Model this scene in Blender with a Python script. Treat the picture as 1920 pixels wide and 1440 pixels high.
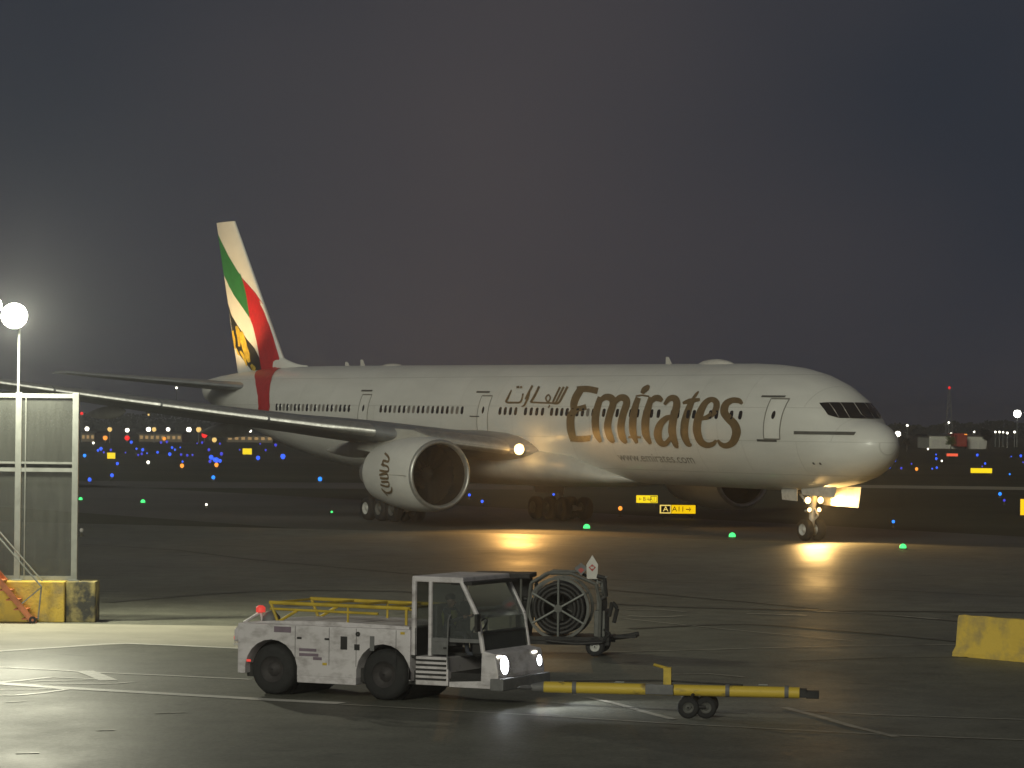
import bpy, bmesh, math, random
from math import sin, cos, pi, radians, atan, atan2, asin, sqrt
from mathutils import Vector, Matrix

random.seed(7)
for o in list(bpy.data.objects): bpy.data.objects.remove(o)
scn = bpy.context.scene
C = scn.collection

# ------------------------------------------------------------------ camera
F_PX, CAM_H, HORIZON, ROLL = 6203.0, 5.838, 781.3, 0.0105      # focal length in 1920-wide pixels, metres, pixel row, radians
PITCH = atan((HORIZON - 720.0) / F_PX)                          # looks up a little
cd = bpy.data.cameras.new('camera'); cam = bpy.data.objects.new('camera', cd); C.objects.link(cam)
cd.sensor_width = 36; cd.lens = 36 * F_PX / 1920; cd.clip_start = 1; cd.clip_end = 9000
cam.matrix_world = Matrix.Translation((0, 0, CAM_H)) @ Matrix.Rotation(pi/2 + PITCH, 4, 'X') @ Matrix.Rotation(ROLL, 4, 'Z')
scn.camera = cam
scn.render.resolution_x, scn.render.resolution_y = 1024, 768

def gp(px, py, z=0.0):
    """survey helper: the place on the level z that the photograph shows at a pixel"""
    u, w = px - 960, py - 720
    c, s = cos(ROLL), sin(ROLL)
    u, w = u*c + w*s, -u*s + w*c
    d = Vector((u/F_PX, cos(PITCH) + sin(PITCH)*w/F_PX, sin(PITCH) - cos(PITCH)*w/F_PX))
    t = (z - CAM_H) / d.z
    return Vector((d.x*t, d.y*t, z))
def pd(px, py, dist):
    """the point at a given distance ahead"""
    u, w = px - 960, py - 720
    c, s = cos(ROLL), sin(ROLL)
    u, w = u*c + w*s, -u*s + w*c
    d = Vector((u/F_PX, cos(PITCH) + sin(PITCH)*w/F_PX, sin(PITCH) - cos(PITCH)*w/F_PX))
    t = dist / d.y
    return Vector((d.x*t, dist, CAM_H + d.z*t))

SKY_OFF = (.8, 0, .3)  # offset sets the warm noise patch mid-frame, painting in the window-reflection veil
# ------------------------------------------------------------------ night sky, weak broad key light, exposure
wd = bpy.data.worlds.new('World'); scn.world = wd; wd.use_nodes = True
nt = wd.node_tree; nt.nodes.clear()
wo = nt.nodes.new('ShaderNodeOutputWorld'); add = nt.nodes.new('ShaderNodeAddShader')
bg1 = nt.nodes.new('ShaderNodeBackground'); bg2 = nt.nodes.new('ShaderNodeBackground')
sky = nt.nodes.new('ShaderNodeTexSky'); sky.sky_type = 'NISHITA'; sky.sun_disc = False
SUN_EL, SUN_AZ = radians(17), radians(196)       # where the apron floodlighting comes from, behind the camera
sky.sun_elevation = radians(-7); sky.sun_rotation = SUN_AZ
nt.links.new(sky.outputs[0], bg1.inputs[0]); bg1.inputs[1].default_value = 0.06
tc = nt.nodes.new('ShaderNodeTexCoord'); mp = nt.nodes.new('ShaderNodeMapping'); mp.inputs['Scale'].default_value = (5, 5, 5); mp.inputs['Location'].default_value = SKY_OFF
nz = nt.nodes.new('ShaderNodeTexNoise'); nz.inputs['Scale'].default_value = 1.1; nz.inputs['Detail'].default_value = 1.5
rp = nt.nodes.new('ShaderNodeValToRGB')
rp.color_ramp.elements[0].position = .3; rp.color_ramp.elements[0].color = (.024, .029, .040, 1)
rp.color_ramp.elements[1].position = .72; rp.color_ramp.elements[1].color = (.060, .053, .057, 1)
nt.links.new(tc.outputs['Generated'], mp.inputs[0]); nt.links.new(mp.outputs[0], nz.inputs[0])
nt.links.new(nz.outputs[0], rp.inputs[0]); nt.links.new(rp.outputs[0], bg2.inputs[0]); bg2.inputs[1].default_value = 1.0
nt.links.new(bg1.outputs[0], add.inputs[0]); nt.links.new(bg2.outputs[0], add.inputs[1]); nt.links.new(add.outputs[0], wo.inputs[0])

sl = bpy.data.lights.new('sun', 'SUN'); sl.energy = 1.25; sl.angle = radians(14); sl.color = (.98, .975, .80)
sun = bpy.data.objects.new('sun', sl); C.objects.link(sun)
sdir = Vector((sin(SUN_AZ)*cos(SUN_EL), cos(SUN_AZ)*cos(SUN_EL), sin(SUN_EL)))
sun.rotation_euler = sdir.to_track_quat('Z', 'Y').to_euler(); sun.location = (0, -30, 40)

vs = scn.view_settings; vs.view_transform = 'Standard'; vs.look = 'None'; vs.gamma = 1; vs.exposure = 0; vs.use_curve_mapping = False
scn.cycles.use_denoising = True
scn.cycles.sample_clamp_indirect = 3.0
scn.cycles.max_bounces = 6

HAZE = .0005
# ------------------------------------------------------------------ materials
def mat(name, col, rough=.5, metal=0.0, var=.0, scale=3.0, bump=0.0, bscale=40.0, spec=None, col2=None, coat=0.0, stretch=None, lo=.35, hi=.65):
    m = bpy.data.materials.new(name); m.use_nodes = True
    n = m.node_tree.nodes; l = m.node_tree.links; b = n['Principled BSDF']
    b.inputs['Base Color'].default_value = (*col, 1); b.inputs['Roughness'].default_value = rough; b.inputs['Metallic'].default_value = metal
    if spec is not None: b.inputs['Specular IOR Level'].default_value = spec
    if coat: b.inputs['Coat Weight'].default_value = coat
    if var or col2 or bump:
        t = n.new('ShaderNodeTexCoord'); mp = n.new('ShaderNodeMapping'); l.new(t.outputs['Object'], mp.inputs[0])
        if stretch: mp.inputs['Scale'].default_value = stretch
    if var or col2:
        c2 = col2 or tuple(c*(1-var) for c in col)
        z = n.new('ShaderNodeTexNoise'); z.inputs['Scale'].default_value = scale; z.inputs['Detail'].default_value = 7; z.inputs['Roughness'].default_value = .62
        r = n.new('ShaderNodeValToRGB'); r.color_ramp.elements[0].position = lo; r.color_ramp.elements[1].position = hi
        r.color_ramp.elements[0].color = (*c2, 1); r.color_ramp.elements[1].color = (*col, 1)
        l.new(mp.outputs[0], z.inputs[0]); l.new(z.outputs[0], r.inputs[0]); l.new(r.outputs[0], b.inputs['Base Color'])
        rr = n.new('ShaderNodeMapRange'); rr.inputs['To Min'].default_value = min(1, rough*1.25); rr.inputs['To Max'].default_value = rough*.8
        l.new(z.outputs[0], rr.inputs[0]); l.new(rr.outputs[0], b.inputs['Roughness'])
    if bump:
        z2 = n.new('ShaderNodeTexNoise'); z2.inputs['Scale'].default_value = bscale; z2.inputs['Detail'].default_value = 5
        bp = n.new('ShaderNodeBump'); bp.inputs['Strength'].default_value = bump; bp.inputs['Distance'].default_value = .02
        l.new(mp.outputs[0], z2.inputs[0]); l.new(z2.outputs[0], bp.inputs['Height']); l.new(bp.outputs[0], b.inputs['Normal'])
    return m
def glow(name, col, strength, sample=False):
    m = bpy.data.materials.new(name); m.use_nodes = True
    b = m.node_tree.nodes['Principled BSDF']; b.inputs['Base Color'].default_value = (*[min(1, c)*.5 for c in col], 1)
    b.inputs['Emission Color'].default_value = (*col, 1); b.inputs['Emission Strength'].default_value = strength
    if not sample: m.cycles.emission_sampling = 'NONE'
    return m
def mesh_screen(name):
    m = bpy.data.materials.new(name); m.use_nodes = True
    n = m.node_tree.nodes; l = m.node_tree.links; b = n['Principled BSDF']; out = n['Material Output']
    b.inputs['Base Color'].default_value = (.085, .09, .08, 1); b.inputs['Roughness'].default_value = .6
    tr = n.new('ShaderNodeBsdfTransparent'); mx = n.new('ShaderNodeMixShader')
    t = n.new('ShaderNodeTexCoord'); w = n.new('ShaderNodeTexNoise'); w.inputs['Scale'].default_value = 1.4; w.inputs['Detail'].default_value = 4
    mp = n.new('ShaderNodeMapping'); mp.inputs['Scale'].default_value = (5, 1, .5)
    rr = n.new('ShaderNodeMapRange'); rr.inputs['To Min'].default_value = .12; rr.inputs['To Max'].default_value = .42
    l.new(t.outputs['Object'], mp.inputs[0]); l.new(mp.outputs[0], w.inputs[0]); l.new(w.outputs[0], rr.inputs[0]); l.new(rr.outputs[0], mx.inputs[0])
    l.new(tr.outputs[0], mx.inputs[1]); l.new(b.outputs[0], mx.inputs[2]); l.new(mx.outputs[0], out.inputs['Surface'])
    return m
M = {}
def apron_mat():
    m = bpy.data.materials.new('damp apron asphalt'); m.use_nodes = True
    n = m.node_tree.nodes; l = m.node_tree.links; b = n['Principled BSDF']
    t = n.new('ShaderNodeTexCoord')
    def noise(scale, detail, stretch=(1, 1, 1), rough=.6):
        mp = n.new('ShaderNodeMapping'); mp.inputs['Scale'].default_value = stretch; z = n.new('ShaderNodeTexNoise')
        z.inputs['Scale'].default_value = scale; z.inputs['Detail'].default_value = detail; z.inputs['Roughness'].default_value = rough
        l.new(t.outputs['Object'], mp.inputs[0]); l.new(mp.outputs[0], z.inputs[0]); return z.outputs[0]
    def ramp(src, p0, c0, p1, c1):
        r_ = n.new('ShaderNodeValToRGB'); e = r_.color_ramp.elements; e[0].position = p0; e[0].color = (*c0, 1); e[1].position = p1; e[1].color = (*c1, 1); l.new(src, r_.inputs[0]); return r_.outputs[0]
    big = noise(.07, 6, (1, .6, 1)); mid = noise(.9, 7); fine = noise(9, 6, rough=.75); spot = noise(.55, 3)
    c = ramp(big, .32, (.155, .156, .122), .68, (.250, .252, .198))
    def mul(a, bsrc, f):
        x = n.new('ShaderNodeMix'); x.data_type = 'RGBA'; x.blend_type = 'MULTIPLY'; x.inputs[0].default_value = f; l.new(a, x.inputs[6]); l.new(bsrc, x.inputs[7]); return x.outputs[2]
    c = mul(c, ramp(mid, .3, (.55, .55, .55), .62, (1, 1, 1)), .75); c = mul(c, ramp(fine, .36, (.42, .42, .42), .6, (1.0, 1.0, 1.0)), .75)
    c = mul(c, ramp(spot, .26, (.25, .25, .25), .36, (1, 1, 1)), .8)
    l.new(c, b.inputs['Base Color'])
    wet = n.new('ShaderNodeMapRange'); l.new(noise(.11, 5, (1, .5, 1)), wet.inputs[0]); wet.inputs['From Min'].default_value = .35; wet.inputs['From Max'].default_value = .62; wet.inputs['To Min'].default_value = .45; wet.inputs['To Max'].default_value = .62
    l.new(wet.outputs[0], b.inputs['Roughness']); b.inputs['Specular IOR Level'].default_value = .25
    bp = n.new('ShaderNodeBump'); bp.inputs['Strength'].default_value = .35; bp.inputs['Distance'].default_value = .02; l.new(noise(4, 7), bp.inputs['Height']); l.new(bp.outputs[0], b.inputs['Normal'])
    return m
M['apron'] = apron_mat()
M['tyremark'] = mat('tyre rubber streak', (.118, .116, .096), .5, var=.25, scale=1.5, spec=.25)
M['road'] = mat('pale concrete', (.40, .38, .30), .6, var=.22, scale=.5, bump=.2, bscale=8)
M['taxiway'] = mat('taxiway asphalt', (.115, .112, .098), .7, var=.35, scale=.05, spec=.3, bump=.2, bscale=4)
M['grass'] = mat('field grass', (.085, .085, .058), .95, var=.45, scale=.03, spec=.05)
M['strip'] = mat('lit strip pavement', (.36, .33, .24), .75, var=.2, scale=.05, spec=.3)  # pale tone puts the nose lamps' light into the pavement colour
M['line'] = mat('white road paint', (.80, .78, .70), .48, var=.25, scale=2.5)
M['lineold'] = mat('worn white paint', (.50, .48, .40), .50, var=.6, scale=1.2, col2=(.22, .21, .17))
M['seal'] = mat('joint sealant', (.02, .02, .018), .7, var=.3)
M['white'] = mat('aircraft white paint', (.76, .755, .70), .38, var=.10, scale=.7, coat=.15, bump=.03, bscale=2)
def skin_mat():
    m = mat('fuselage white paint', (.74, .735, .685), .40, var=.12, scale=.55, coat=.12, bump=.03, bscale=2, stretch=(.35, 1, 1.6))
    n = m.node_tree.nodes; l = m.node_tree.links; b = n['Principled BSDF']; t = n.new('ShaderNodeTexCoord'); mp = n.new('ShaderNodeMapping'); mp.inputs['Rotation'].default_value = (pi/2, 0, 0)
    br = n.new('ShaderNodeTexBrick'); br.inputs['Scale'].default_value = .5; br.inputs['Mortar Size'].default_value = .012; br.inputs['Mortar Smooth'].default_value = .4; br.inputs['Brick Width'].default_value = 1.9; br.inputs['Row Height'].default_value = .8
    br.inputs['Color1'].default_value = (1, 1, 1, 1); br.inputs['Color2'].default_value = (.955, .96, .95, 1); br.inputs['Mortar'].default_value = (.74, .74, .72, 1)
    l.new(t.outputs['Object'], mp.inputs[0]); l.new(mp.outputs[0], br.inputs[0])
    src = b.inputs['Base Color'].links[0].from_socket
    x = n.new('ShaderNodeMix'); x.data_type = 'RGBA'; x.blend_type = 'MULTIPLY'; x.inputs[0].default_value = .8; l.new(src, x.inputs[6]); l.new(br.outputs[0], x.inputs[7]); l.new(x.outputs[2], b.inputs['Base Color'])
    return m
M['skin'] = skin_mat()
M['panelgap'] = mat('panel gap', (.10, .10, .09), .6, var=.2)
M['winggrey'] = mat('wing grey paint', (.22, .23, .24), .42, var=.25, scale=1.2)
M['wingwhite'] = mat('wing fairing grey', (.50, .49, .44), .45, var=.2, scale=1.0)
M['alu'] = mat('bare metal leading edge', (.50, .50, .47), .42, .7, var=.25, scale=4)
M['dark'] = mat('dark cavity', (.012, .012, .012), .7, var=.2)
M['fanm'] = mat('fan blade titanium', (.020, .020, .018), .9, .0, var=.3, scale=5, spec=.08)
M['winglass'] = mat('cabin window glass', (.015, .016, .018), .12, var=.1)
M['gold'] = mat('gold livery paint', (.185, .128, .062), .45, var=.25, scale=3)
M['gold2'] = mat('bright gold paint', (.75, .52, .05), .45, var=.45, scale=2.2, lo=.4, hi=.6)
M['greyprint'] = mat('grey livery print', (.23, .22, .19), .5, var=.2)
M['green'] = mat('green livery paint', (.03, .20, .055), .45, var=.2)
M['red'] = mat('red livery paint', (.50, .012, .018), .45, var=.2)
M['black'] = mat('black livery paint', (.02, .02, .018), .5, var=.3)
M['tyre'] = mat('tyre rubber', (.016, .016, .016), .8, var=.3, scale=8)
M['rim'] = mat('wheel rim paint', (.55, .55, .52), .45, var=.3, scale=6)
M['rimdark'] = mat('dark wheel rim', (.12, .12, .11), .5, var=.4, scale=6)
M['gearmetal'] = mat('gear strut paint', (.55, .54, .50), .4, var=.3, scale=5)
M['tugwhite'] = mat('tractor white paint', (.58, .55, .56), .5, col2=(.30, .275, .27), scale=2.4, bump=.08, lo=.28, hi=.52, stretch=(1, 1, 1.8))
M['tugdark'] = mat('tractor underbody', (.02, .019, .018), .7, var=.4, scale=4)
M['tuggrey'] = mat('tractor grey trim', (.16, .16, .16), .6, var=.3, scale=4)
M['tuggrey2'] = mat('dark tractor rim', (.045, .04, .04), .7, var=.4, scale=6)  # dark mottled tone over the whole rim
M['print'] = mat('purple grey print', (.20, .15, .19), .6, var=.3)
M['yellow'] = mat('yellow safety paint', (.62, .44, .035), .55, var=.35, scale=3, bump=.1)
M['yellow2b'] = mat('chipped yellow paint', (.60, .43, .045), .55, col2=(.13, .09, .05), scale=5, bump=.2, lo=.30, hi=.44, stretch=(.5, 1, 1))
M['yellow2'] = mat('worn yellow concrete paint', (.60, .42, .06), .8, col2=(.30, .23, .10), scale=1.7, bump=.5, bscale=14, lo=.3, hi=.55)
M['concrete'] = mat('stained concrete', (.40, .33, .12), .85, col2=(.045, .045, .04), scale=1.6, bump=.5, bscale=14, lo=.42, hi=.62)
M['orange'] = mat('orange steel paint', (.52, .16, .05), .55, var=.4, scale=4)
M['steel'] = mat('galvanised steel', (.24, .25, .235), .5, .3, var=.25, scale=3)
M['screen'] = mesh_screen('perforated screen')
M['cartgrey'] = mat('cart grey paint', (.12, .122, .11), .55, var=.35, scale=4)
M['hose'] = mat('black hose rubber', (.022, .021, .02), .6, var=.4, scale=6)
M['hivis'] = mat('lime yellow paint', (.38, .42, .12), .6, var=.3)
M['signwhite'] = mat('sign white', (.62, .60, .55), .5, var=.15)
M['signred'] = mat('sign red', (.42, .05, .04), .5, var=.15)
M['signblack'] = mat('sign black', (.012, .012, .012), .5, var=.1)
M['fixture'] = mat('light fixture paint', (.10, .09, .05), .6, var=.3)
M['bark'] = mat('bark', (.05, .04, .03), .9, var=.3)
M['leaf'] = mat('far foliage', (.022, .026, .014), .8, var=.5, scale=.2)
M['leaflit'] = mat('lit foliage', (.10, .15, .03), .7, var=.5, scale=.8)  # paler copy of the leaf colour, with lamp light put into it
M['hangar'] = mat('hangar cladding', (.55, .55, .47), .6, var=.15, scale=.4)
M['farbuild'] = mat('far building render', (.22, .18, .13), .8, var=.3, scale=.2)
M['roofdark'] = mat('dark roof', (.05, .05, .05), .8, var=.2)
M['truckred'] = mat('truck red paint', (.30, .035, .02), .6, var=.2)
M['e_blue'] = glow('blue light lens', (.035, .12, 1.0), 1.5)
M['e_violet'] = glow('violet blue light lens', (.06, .065, .75), 1.0)
M['e_cyan'] = glow('pale blue light lens', (.02, .25, 1.0), 1.6)
M['e_green'] = glow('green light lens', (.06, .9, .20), 1.7)
M['e_white'] = glow('white lamp', (1.0, .95, .78), 4.0)
M['e_yellow'] = glow('sodium lamp', (1.0, .66, .20), 1.1)
M['e_red'] = glow('red lamp', (1.0, .02, .02), 1.3)
M['e_orange'] = glow('amber lamp', (1.0, .33, .04), 1.5)
M['e_sign'] = glow('lit sign face', (1.0, .62, .0), 1.0)
M['e_signfar'] = glow('far lit sign face', (1.0, .74, .0), 1.0)
M['e_redsign'] = glow('lit red sign face', (1.0, .12, .05), 1.0)
M['e_letter'] = glow('lit sign letter', (1.0, .75, .18), 1.0)
M['e_flood'] = glow('floodlight glass', (1.0, .98, .90), 14.0)
M['e_land'] = glow('landing lamp glass', (1.0, .72, .30), 5.0)
M['e_head'] = glow('headlamp glass', (.93, .97, 1.0), 22.0)
M['e_tail'] = glow('tail lamp glass', (1.0, .08, .06), .55)

# ------------------------------------------------------------------ mesh helpers
class MB:
    def __init__(s): s.v = []; s.f = []; s.m = []
    def add(s, vs, fs, mi=0):
        b = len(s.v); s.v += [tuple(v) for v in vs]; s.f += [tuple(b+i for i in f) for f in fs]; s.m += [mi]*len(fs); return s
    def box(s, lo, hi, mi=0, taper=None):
        x0, y0, z0 = lo; x1, y1, z1 = hi
        vs = [(x0,y0,z0),(x1,y0,z0),(x1,y1,z0),(x0,y1,z0),(x0,y0,z1),(x1,y0,z1),(x1,y1,z1),(x0,y1,z1)]
        return s.add(vs, [(0,3,2,1),(4,5,6,7),(0,1,5,4),(1,2,6,5),(2,3,7,6),(3,0,4,7)], mi)
    def tube(s, p, q, r, r2=None, n=10, mi=0, cap=True):
        p, q = Vector(p), Vector(q); d = (q-p).normalized(); r2 = r if r2 is None else r2
        u = d.orthogonal().normalized(); w = d.cross(u)
        vs = [p + (u*cos(2*pi*i/n) + w*sin(2*pi*i/n))*r for i in range(n)] + [q + (u*cos(2*pi*i/n) + w*sin(2*pi*i/n))*r2 for i in range(n)]
        fs = [(i, (i+1) % n, n+(i+1) % n, n+i) for i in range(n)]
        if cap: fs += [tuple(range(n-1, -1, -1)), tuple(range(n, 2*n))]
        return s.add(vs, fs, mi)
    def path(s, pts, r, n=8, mi=0):
        for a, b in zip(pts[:-1], pts[1:]): s.tube(a, b, r, n=n, mi=mi)
        return s
    def lathe(s, prof, origin, axis, n=32, mi=0, closed=False):
        o = Vector(origin); d = Vector(axis).normalized(); u = d.orthogonal().normalized(); w = d.cross(u)
        vs = []
        for t, r in prof: vs += [o + d*t + (u*cos(2*pi*i/n) + w*sin(2*pi*i/n))*r for i in range(n)]
        k = len(prof)
        fs = [(j*n+i, j*n+(i+1) % n, ((j+1) % k)*n+(i+1) % n, ((j+1) % k)*n+i) for j in range(k if closed else k-1) for i in range(n)]
        return s.add(vs, fs, mi)
    def loft(s, rings, mi=0, cap=True):
        n = len(rings[0]); vs = [p for r in rings for p in r]
        fs = [(j*n+i, j*n+(i+1) % n, (j+1)*n+(i+1) % n, (j+1)*n+i) for j in range(len(rings)-1) for i in range(n)]
        if cap: fs += [tuple(range(n-1, -1, -1)), tuple(range((len(rings)-1)*n, len(rings)*n))]
        return s.add(vs, fs, mi)
    def prism(s, poly, d0, d1, plane='xz', mi=0):
        def P(a, b, t): return {'xz': (a, t, b), 'xy': (a, b, t), 'yz': (t, a, b)}[plane]
        n = len(poly); vs = [P(a, b, d0) for a, b in poly] + [P(a, b, d1) for a, b in poly]
        return s.add(vs, [(i, (i+1) % n, n+(i+1) % n, n+i) for i in range(n)] + [tuple(range(n-1, -1, -1)), tuple(range(n, 2*n))], mi)
    def sphere(s, c, r, mi=0, n=10, k=6, half=False):
        prof = [(-r*cos(pi*j/k) if not half else r*sin(pi/2*j/k), max(1e-4, r*sin(pi*j/k) if not half else r*cos(pi/2*j/k))) for j in range(k+1)]
        return s.lathe(prof, c, (0, 0, 1), n, mi)
    def build(s, name, mats, parent=None, smooth=None, bevel=0.0, recalc=True):
        me = bpy.data.meshes.new(name); me.from_pydata(s.v, [], s.f); me.update()
        for mm in (mats if isinstance(mats, (list, tuple)) else [mats]): me.materials.append(M[mm])
        me.polygons.foreach_set('material_index', s.m)
        if recalc or bevel:
            bm = bmesh.new(); bm.from_mesh(me)
            if recalc: bmesh.ops.recalc_face_normals(bm, faces=bm.faces)
            if bevel: bmesh.ops.bevel(bm, geom=[e for e in bm.edges if e.is_manifold and e.calc_face_angle(0) > .5], offset=bevel, segments=2, affect='EDGES', profile=.6)
            bm.to_mesh(me); bm.free()
        if smooth is not None: me.shade_smooth(); me.set_sharp_from_angle(angle=radians(smooth))
        o = bpy.data.objects.new(name, me); C.objects.link(o)
        if parent: o.parent = parent
        return o
def tag(o, label, cat, group=None, kind=None):
    o['label'] = label; o['category'] = cat
    if group: o['group'] = group
    if kind: o['kind'] = kind
    return o
def empty(name, loc, rz=0):
    o = bpy.data.objects.new(name, None); C.objects.link(o); o.location = loc; o.rotation_euler = (0, 0, rz); o.empty_display_size = .3; return o
def share(o, name, parent, loc=None, rot=None, scale=None):
    c = bpy.data.objects.new(name, o.data); C.objects.link(c); c.parent = parent
    if loc: c.location = loc
    if rot: c.rotation_euler = rot
    if scale: c.scale = scale
    return c
def lamp(name, kind, loc, energy, col, parent=None, radius=.1, aim=None, spot=60, blend=.5):
    l = bpy.data.lights.new(name, kind); l.energy = energy; l.color = col; l.shadow_soft_size = radius
    if kind == 'SPOT': l.spot_size = radians(spot); l.spot_blend = blend
    o = bpy.data.objects.new(name, l); C.objects.link(o); o.location = loc
    if aim is not None: o.rotation_euler = (-Vector(aim)).to_track_quat('Z', 'Y').to_euler()
    if parent: o.parent = parent
    return o
def text_mesh(txt, size, extr=0.0):
    cu = bpy.data.curves.new('t', 'FONT'); cu.body = txt; cu.size = size; cu.extrude = extr; cu.resolution_u = 3; cu.align_x = 'CENTER'; cu.align_y = 'CENTER'
    ob = bpy.data.objects.new('t', cu); C.objects.link(ob)
    dg = bpy.context.evaluated_depsgraph_get(); me = bpy.data.meshes.new_from_object(ob.evaluated_get(dg))
    bpy.data.objects.remove(ob); return me

# ------------------------------------------------------------------ ground
def sheet(name, pts, z, m, parent=None, kind='structure'):
    o = MB().add([(p[0], p[1], z) for p in pts], [tuple(range(len(pts)))]).build(name, m, parent, recalc=False)
    me = o.data
    if me.polygons[0].normal.z < 0: me.flip_normals()
    if kind and not parent: o['kind'] = kind
    return o
sheet('ground', [(-2400, -40), (2400, -40), (2400, 3600), (-2400, 3600)], 0.0, 'grass')
# taxiway that the airliner rolls on: follows its heading
AX = Vector((sin(.5518), -cos(.5518), 0)); AL = Vector((cos(.5518), sin(.5518), 0))     # airliner's forward and left
c0 = Vector((13.0, 161.0, 0))
sheet('taxiway', [c0 + AX*160 - AL*16, c0 + AX*160 + AL*15, c0 - AX*330 + AL*15, c0 - AX*330 - AL*16], .004, 'taxiway')
# near apron up to its edge
e0, e1 = gp(200, 983), gp(1600, 1019)
ed = (e1 - e0).normalized()
apron = sheet('apron', [e0 - ed*160, e0, gp(960, 1001), e1, e1 + ed*160, (190, -30, 0), (-180, -30, 0)], .008, 'apron')
road = sheet('service_road', [gp(-900, 1166), gp(30, 1169), gp(480, 1175), gp(700, 1186), gp(1000, 1206), gp(700, 1215), gp(470, 1217), gp(260, 1207), gp(0, 1221), gp(-900, 1275)], .012, 'road')
strip = sheet('runway', [gp(1560, 908.5), gp(2300, 918.0), gp(2300, 924), gp(1560, 914)], .004, 'strip')
sheet('far_taxiway', [gp(-300, 898), gp(1000, 908), gp(1000, 918), gp(-300, 912)], .004, 'taxiway')

def ribbon2(pts, w, name, m, z, parent):
    """painted line along ground points"""
    P = [Vector((p.x, p.y, 0)) for p in pts]; mb = MB(); vs = []
    for i, p in enumerate(P):
        t = (P[min(i+1, len(P)-1)] - P[max(i-1, 0)]).normalized(); n = Vector((-t.y, t.x, 0)); vs += [p + n*w/2, p - n*w/2]
    vs = [(v.x, v.y, z) for v in vs]
    o = mb.add(vs, [(2*i, 2*i+1, 2*i+3, 2*i+2) for i in range(len(P)-1)]).build(name, m, parent, recalc=False)
    if o.data.polygons[0].normal.z < 0: o.data.flip_normals()
    return o
LZ = [.016]
def smooth_pts(P, n=10):
    out = []
    for i in range(len(P)-1):
        p0, p1, p2, p3 = P[max(i-1, 0)], P[i], P[i+1], P[min(i+2, len(P)-1)]
        for j in range(n):
            t = j/n; out.append(tuple(.5*(2*p1[k]+(p2[k]-p0[k])*t+(2*p0[k]-5*p1[k]+4*p2[k]-p3[k])*t*t+(3*p1[k]-p0[k]-3*p2[k]+p3[k])*t**3) for k in (0, 1)))
    return out + [P[-1]]
def pline(px, w=.12, m='line', name='painted_line'):
    LZ[0] += .0003
    if name == 'tyre_mark': px = smooth_pts(px)
    return ribbon2([gp(*p) for p in px], w*(1.35 if m == 'line' else 1.1), name, m, LZ[0], apron)
pline([(-20, 1223), (120, 1214), (200, 1208.5), (240, 1207.5), (330, 1211), (480, 1218)], .22)
pline([(-20, 1251), (100, 1257), (180, 1262), (300, 1267), (470, 1275)], .16)
pline([(158, 1259), (180, 1267), (205, 1277)], .30)
pline([(-20, 1281), (60, 1287), (120, 1291), (260, 1299), (400, 1307), (500, 1313), (640, 1320)], .34)
pline([(-20, 1282), (40, 1277), (95, 1271), (150, 1273), (200, 1275)], .14)
pline([(55, 1279), (130, 1277), (205, 1276.5)], .10)
pline([(40, 1285), (150, 1284), (215, 1283), (250, 1280)], .10)
pline([(-20, 1294), (60, 1294), (120, 1293)], .10)
pline([(-20, 1305), (30, 1305), (75, 1301), (125, 1294)], .12)
pline([(10, 1318), (50, 1316)], .10, 'lineold'); pline([(180, 1371), (215, 1370)], .14, 'lineold')
pline([(30, 1414), (75, 1413)], .16, 'lineold'); pline([(290, 1339), (350, 1337)], .12, 'lineold')
pline([(640, 1322), (960, 1340), (1240, 1357), (1480, 1370), (1700, 1381), (1950, 1390)], .13, 'lineold')
pline([(1098, 1308), (1160, 1322), (1215, 1338), (1262, 1350)], .16, 'lineold')
pline([(1470, 1328), (1540, 1346), (1600, 1364), (1680, 1383)], .16, 'lineold')
pline([(1135, 1224), (1300, 1220), (1440, 1216), (1600, 1212), (1800, 1210)], .12, 'lineold')
pline([(1175, 1145), (1230, 1143.5), (1285, 1148)], .20, 'lineold'); pline([(1178, 1156), (1235, 1158), (1282, 1156)], .26, 'lineold')
pline([(1400, 1152), (1450, 1153), (1512, 1155)], .26, 'lineold'); pline([(1525, 1147), (1600, 1150), (1760, 1162)], .22, 'lineold')
pline([(1250, 1266), (1330, 1265), (1395, 1271)], .12, 'lineold'); pline([(1160, 1160), (1350, 1180), (1600, 1203)], .10, 'lineold')
pline([(1480, 1333), (1640, 1342), (1950, 1352)], .10, 'lineold'); pline([(1063, 1266), (1082, 1266)], .14, 'lineold')
pline([(150, 1021), (330, 1032), (470, 1050), (800, 1080), (1150, 1108), (1400, 1130), (1560, 1146), (1790, 1166), (1960, 1178)], .12, 'seal', 'joint')
pline([(1110, 1086), (1220, 1091), (1500, 1100), (1960, 1122)], .09, 'seal', 'joint')
pline([(180, 1110), (225, 1111)], .12, 'seal', 'joint')
pline([(640, 1300), (980, 1318), (1400, 1340)], .07, 'seal', 'joint'); pline([(1480, 1242), (1660, 1235), (1960, 1232)], .08, 'seal', 'joint')

for px, w_ in (([(1180, 1180), (1400, 1172), (1650, 1190), (1960, 1220)], .3), ([(200, 1130), (480, 1110), (800, 1112), (1300, 1140), (1960, 1150)], .4)):
    pline(px, w_, 'tyremark', 'tyre_mark')
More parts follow.
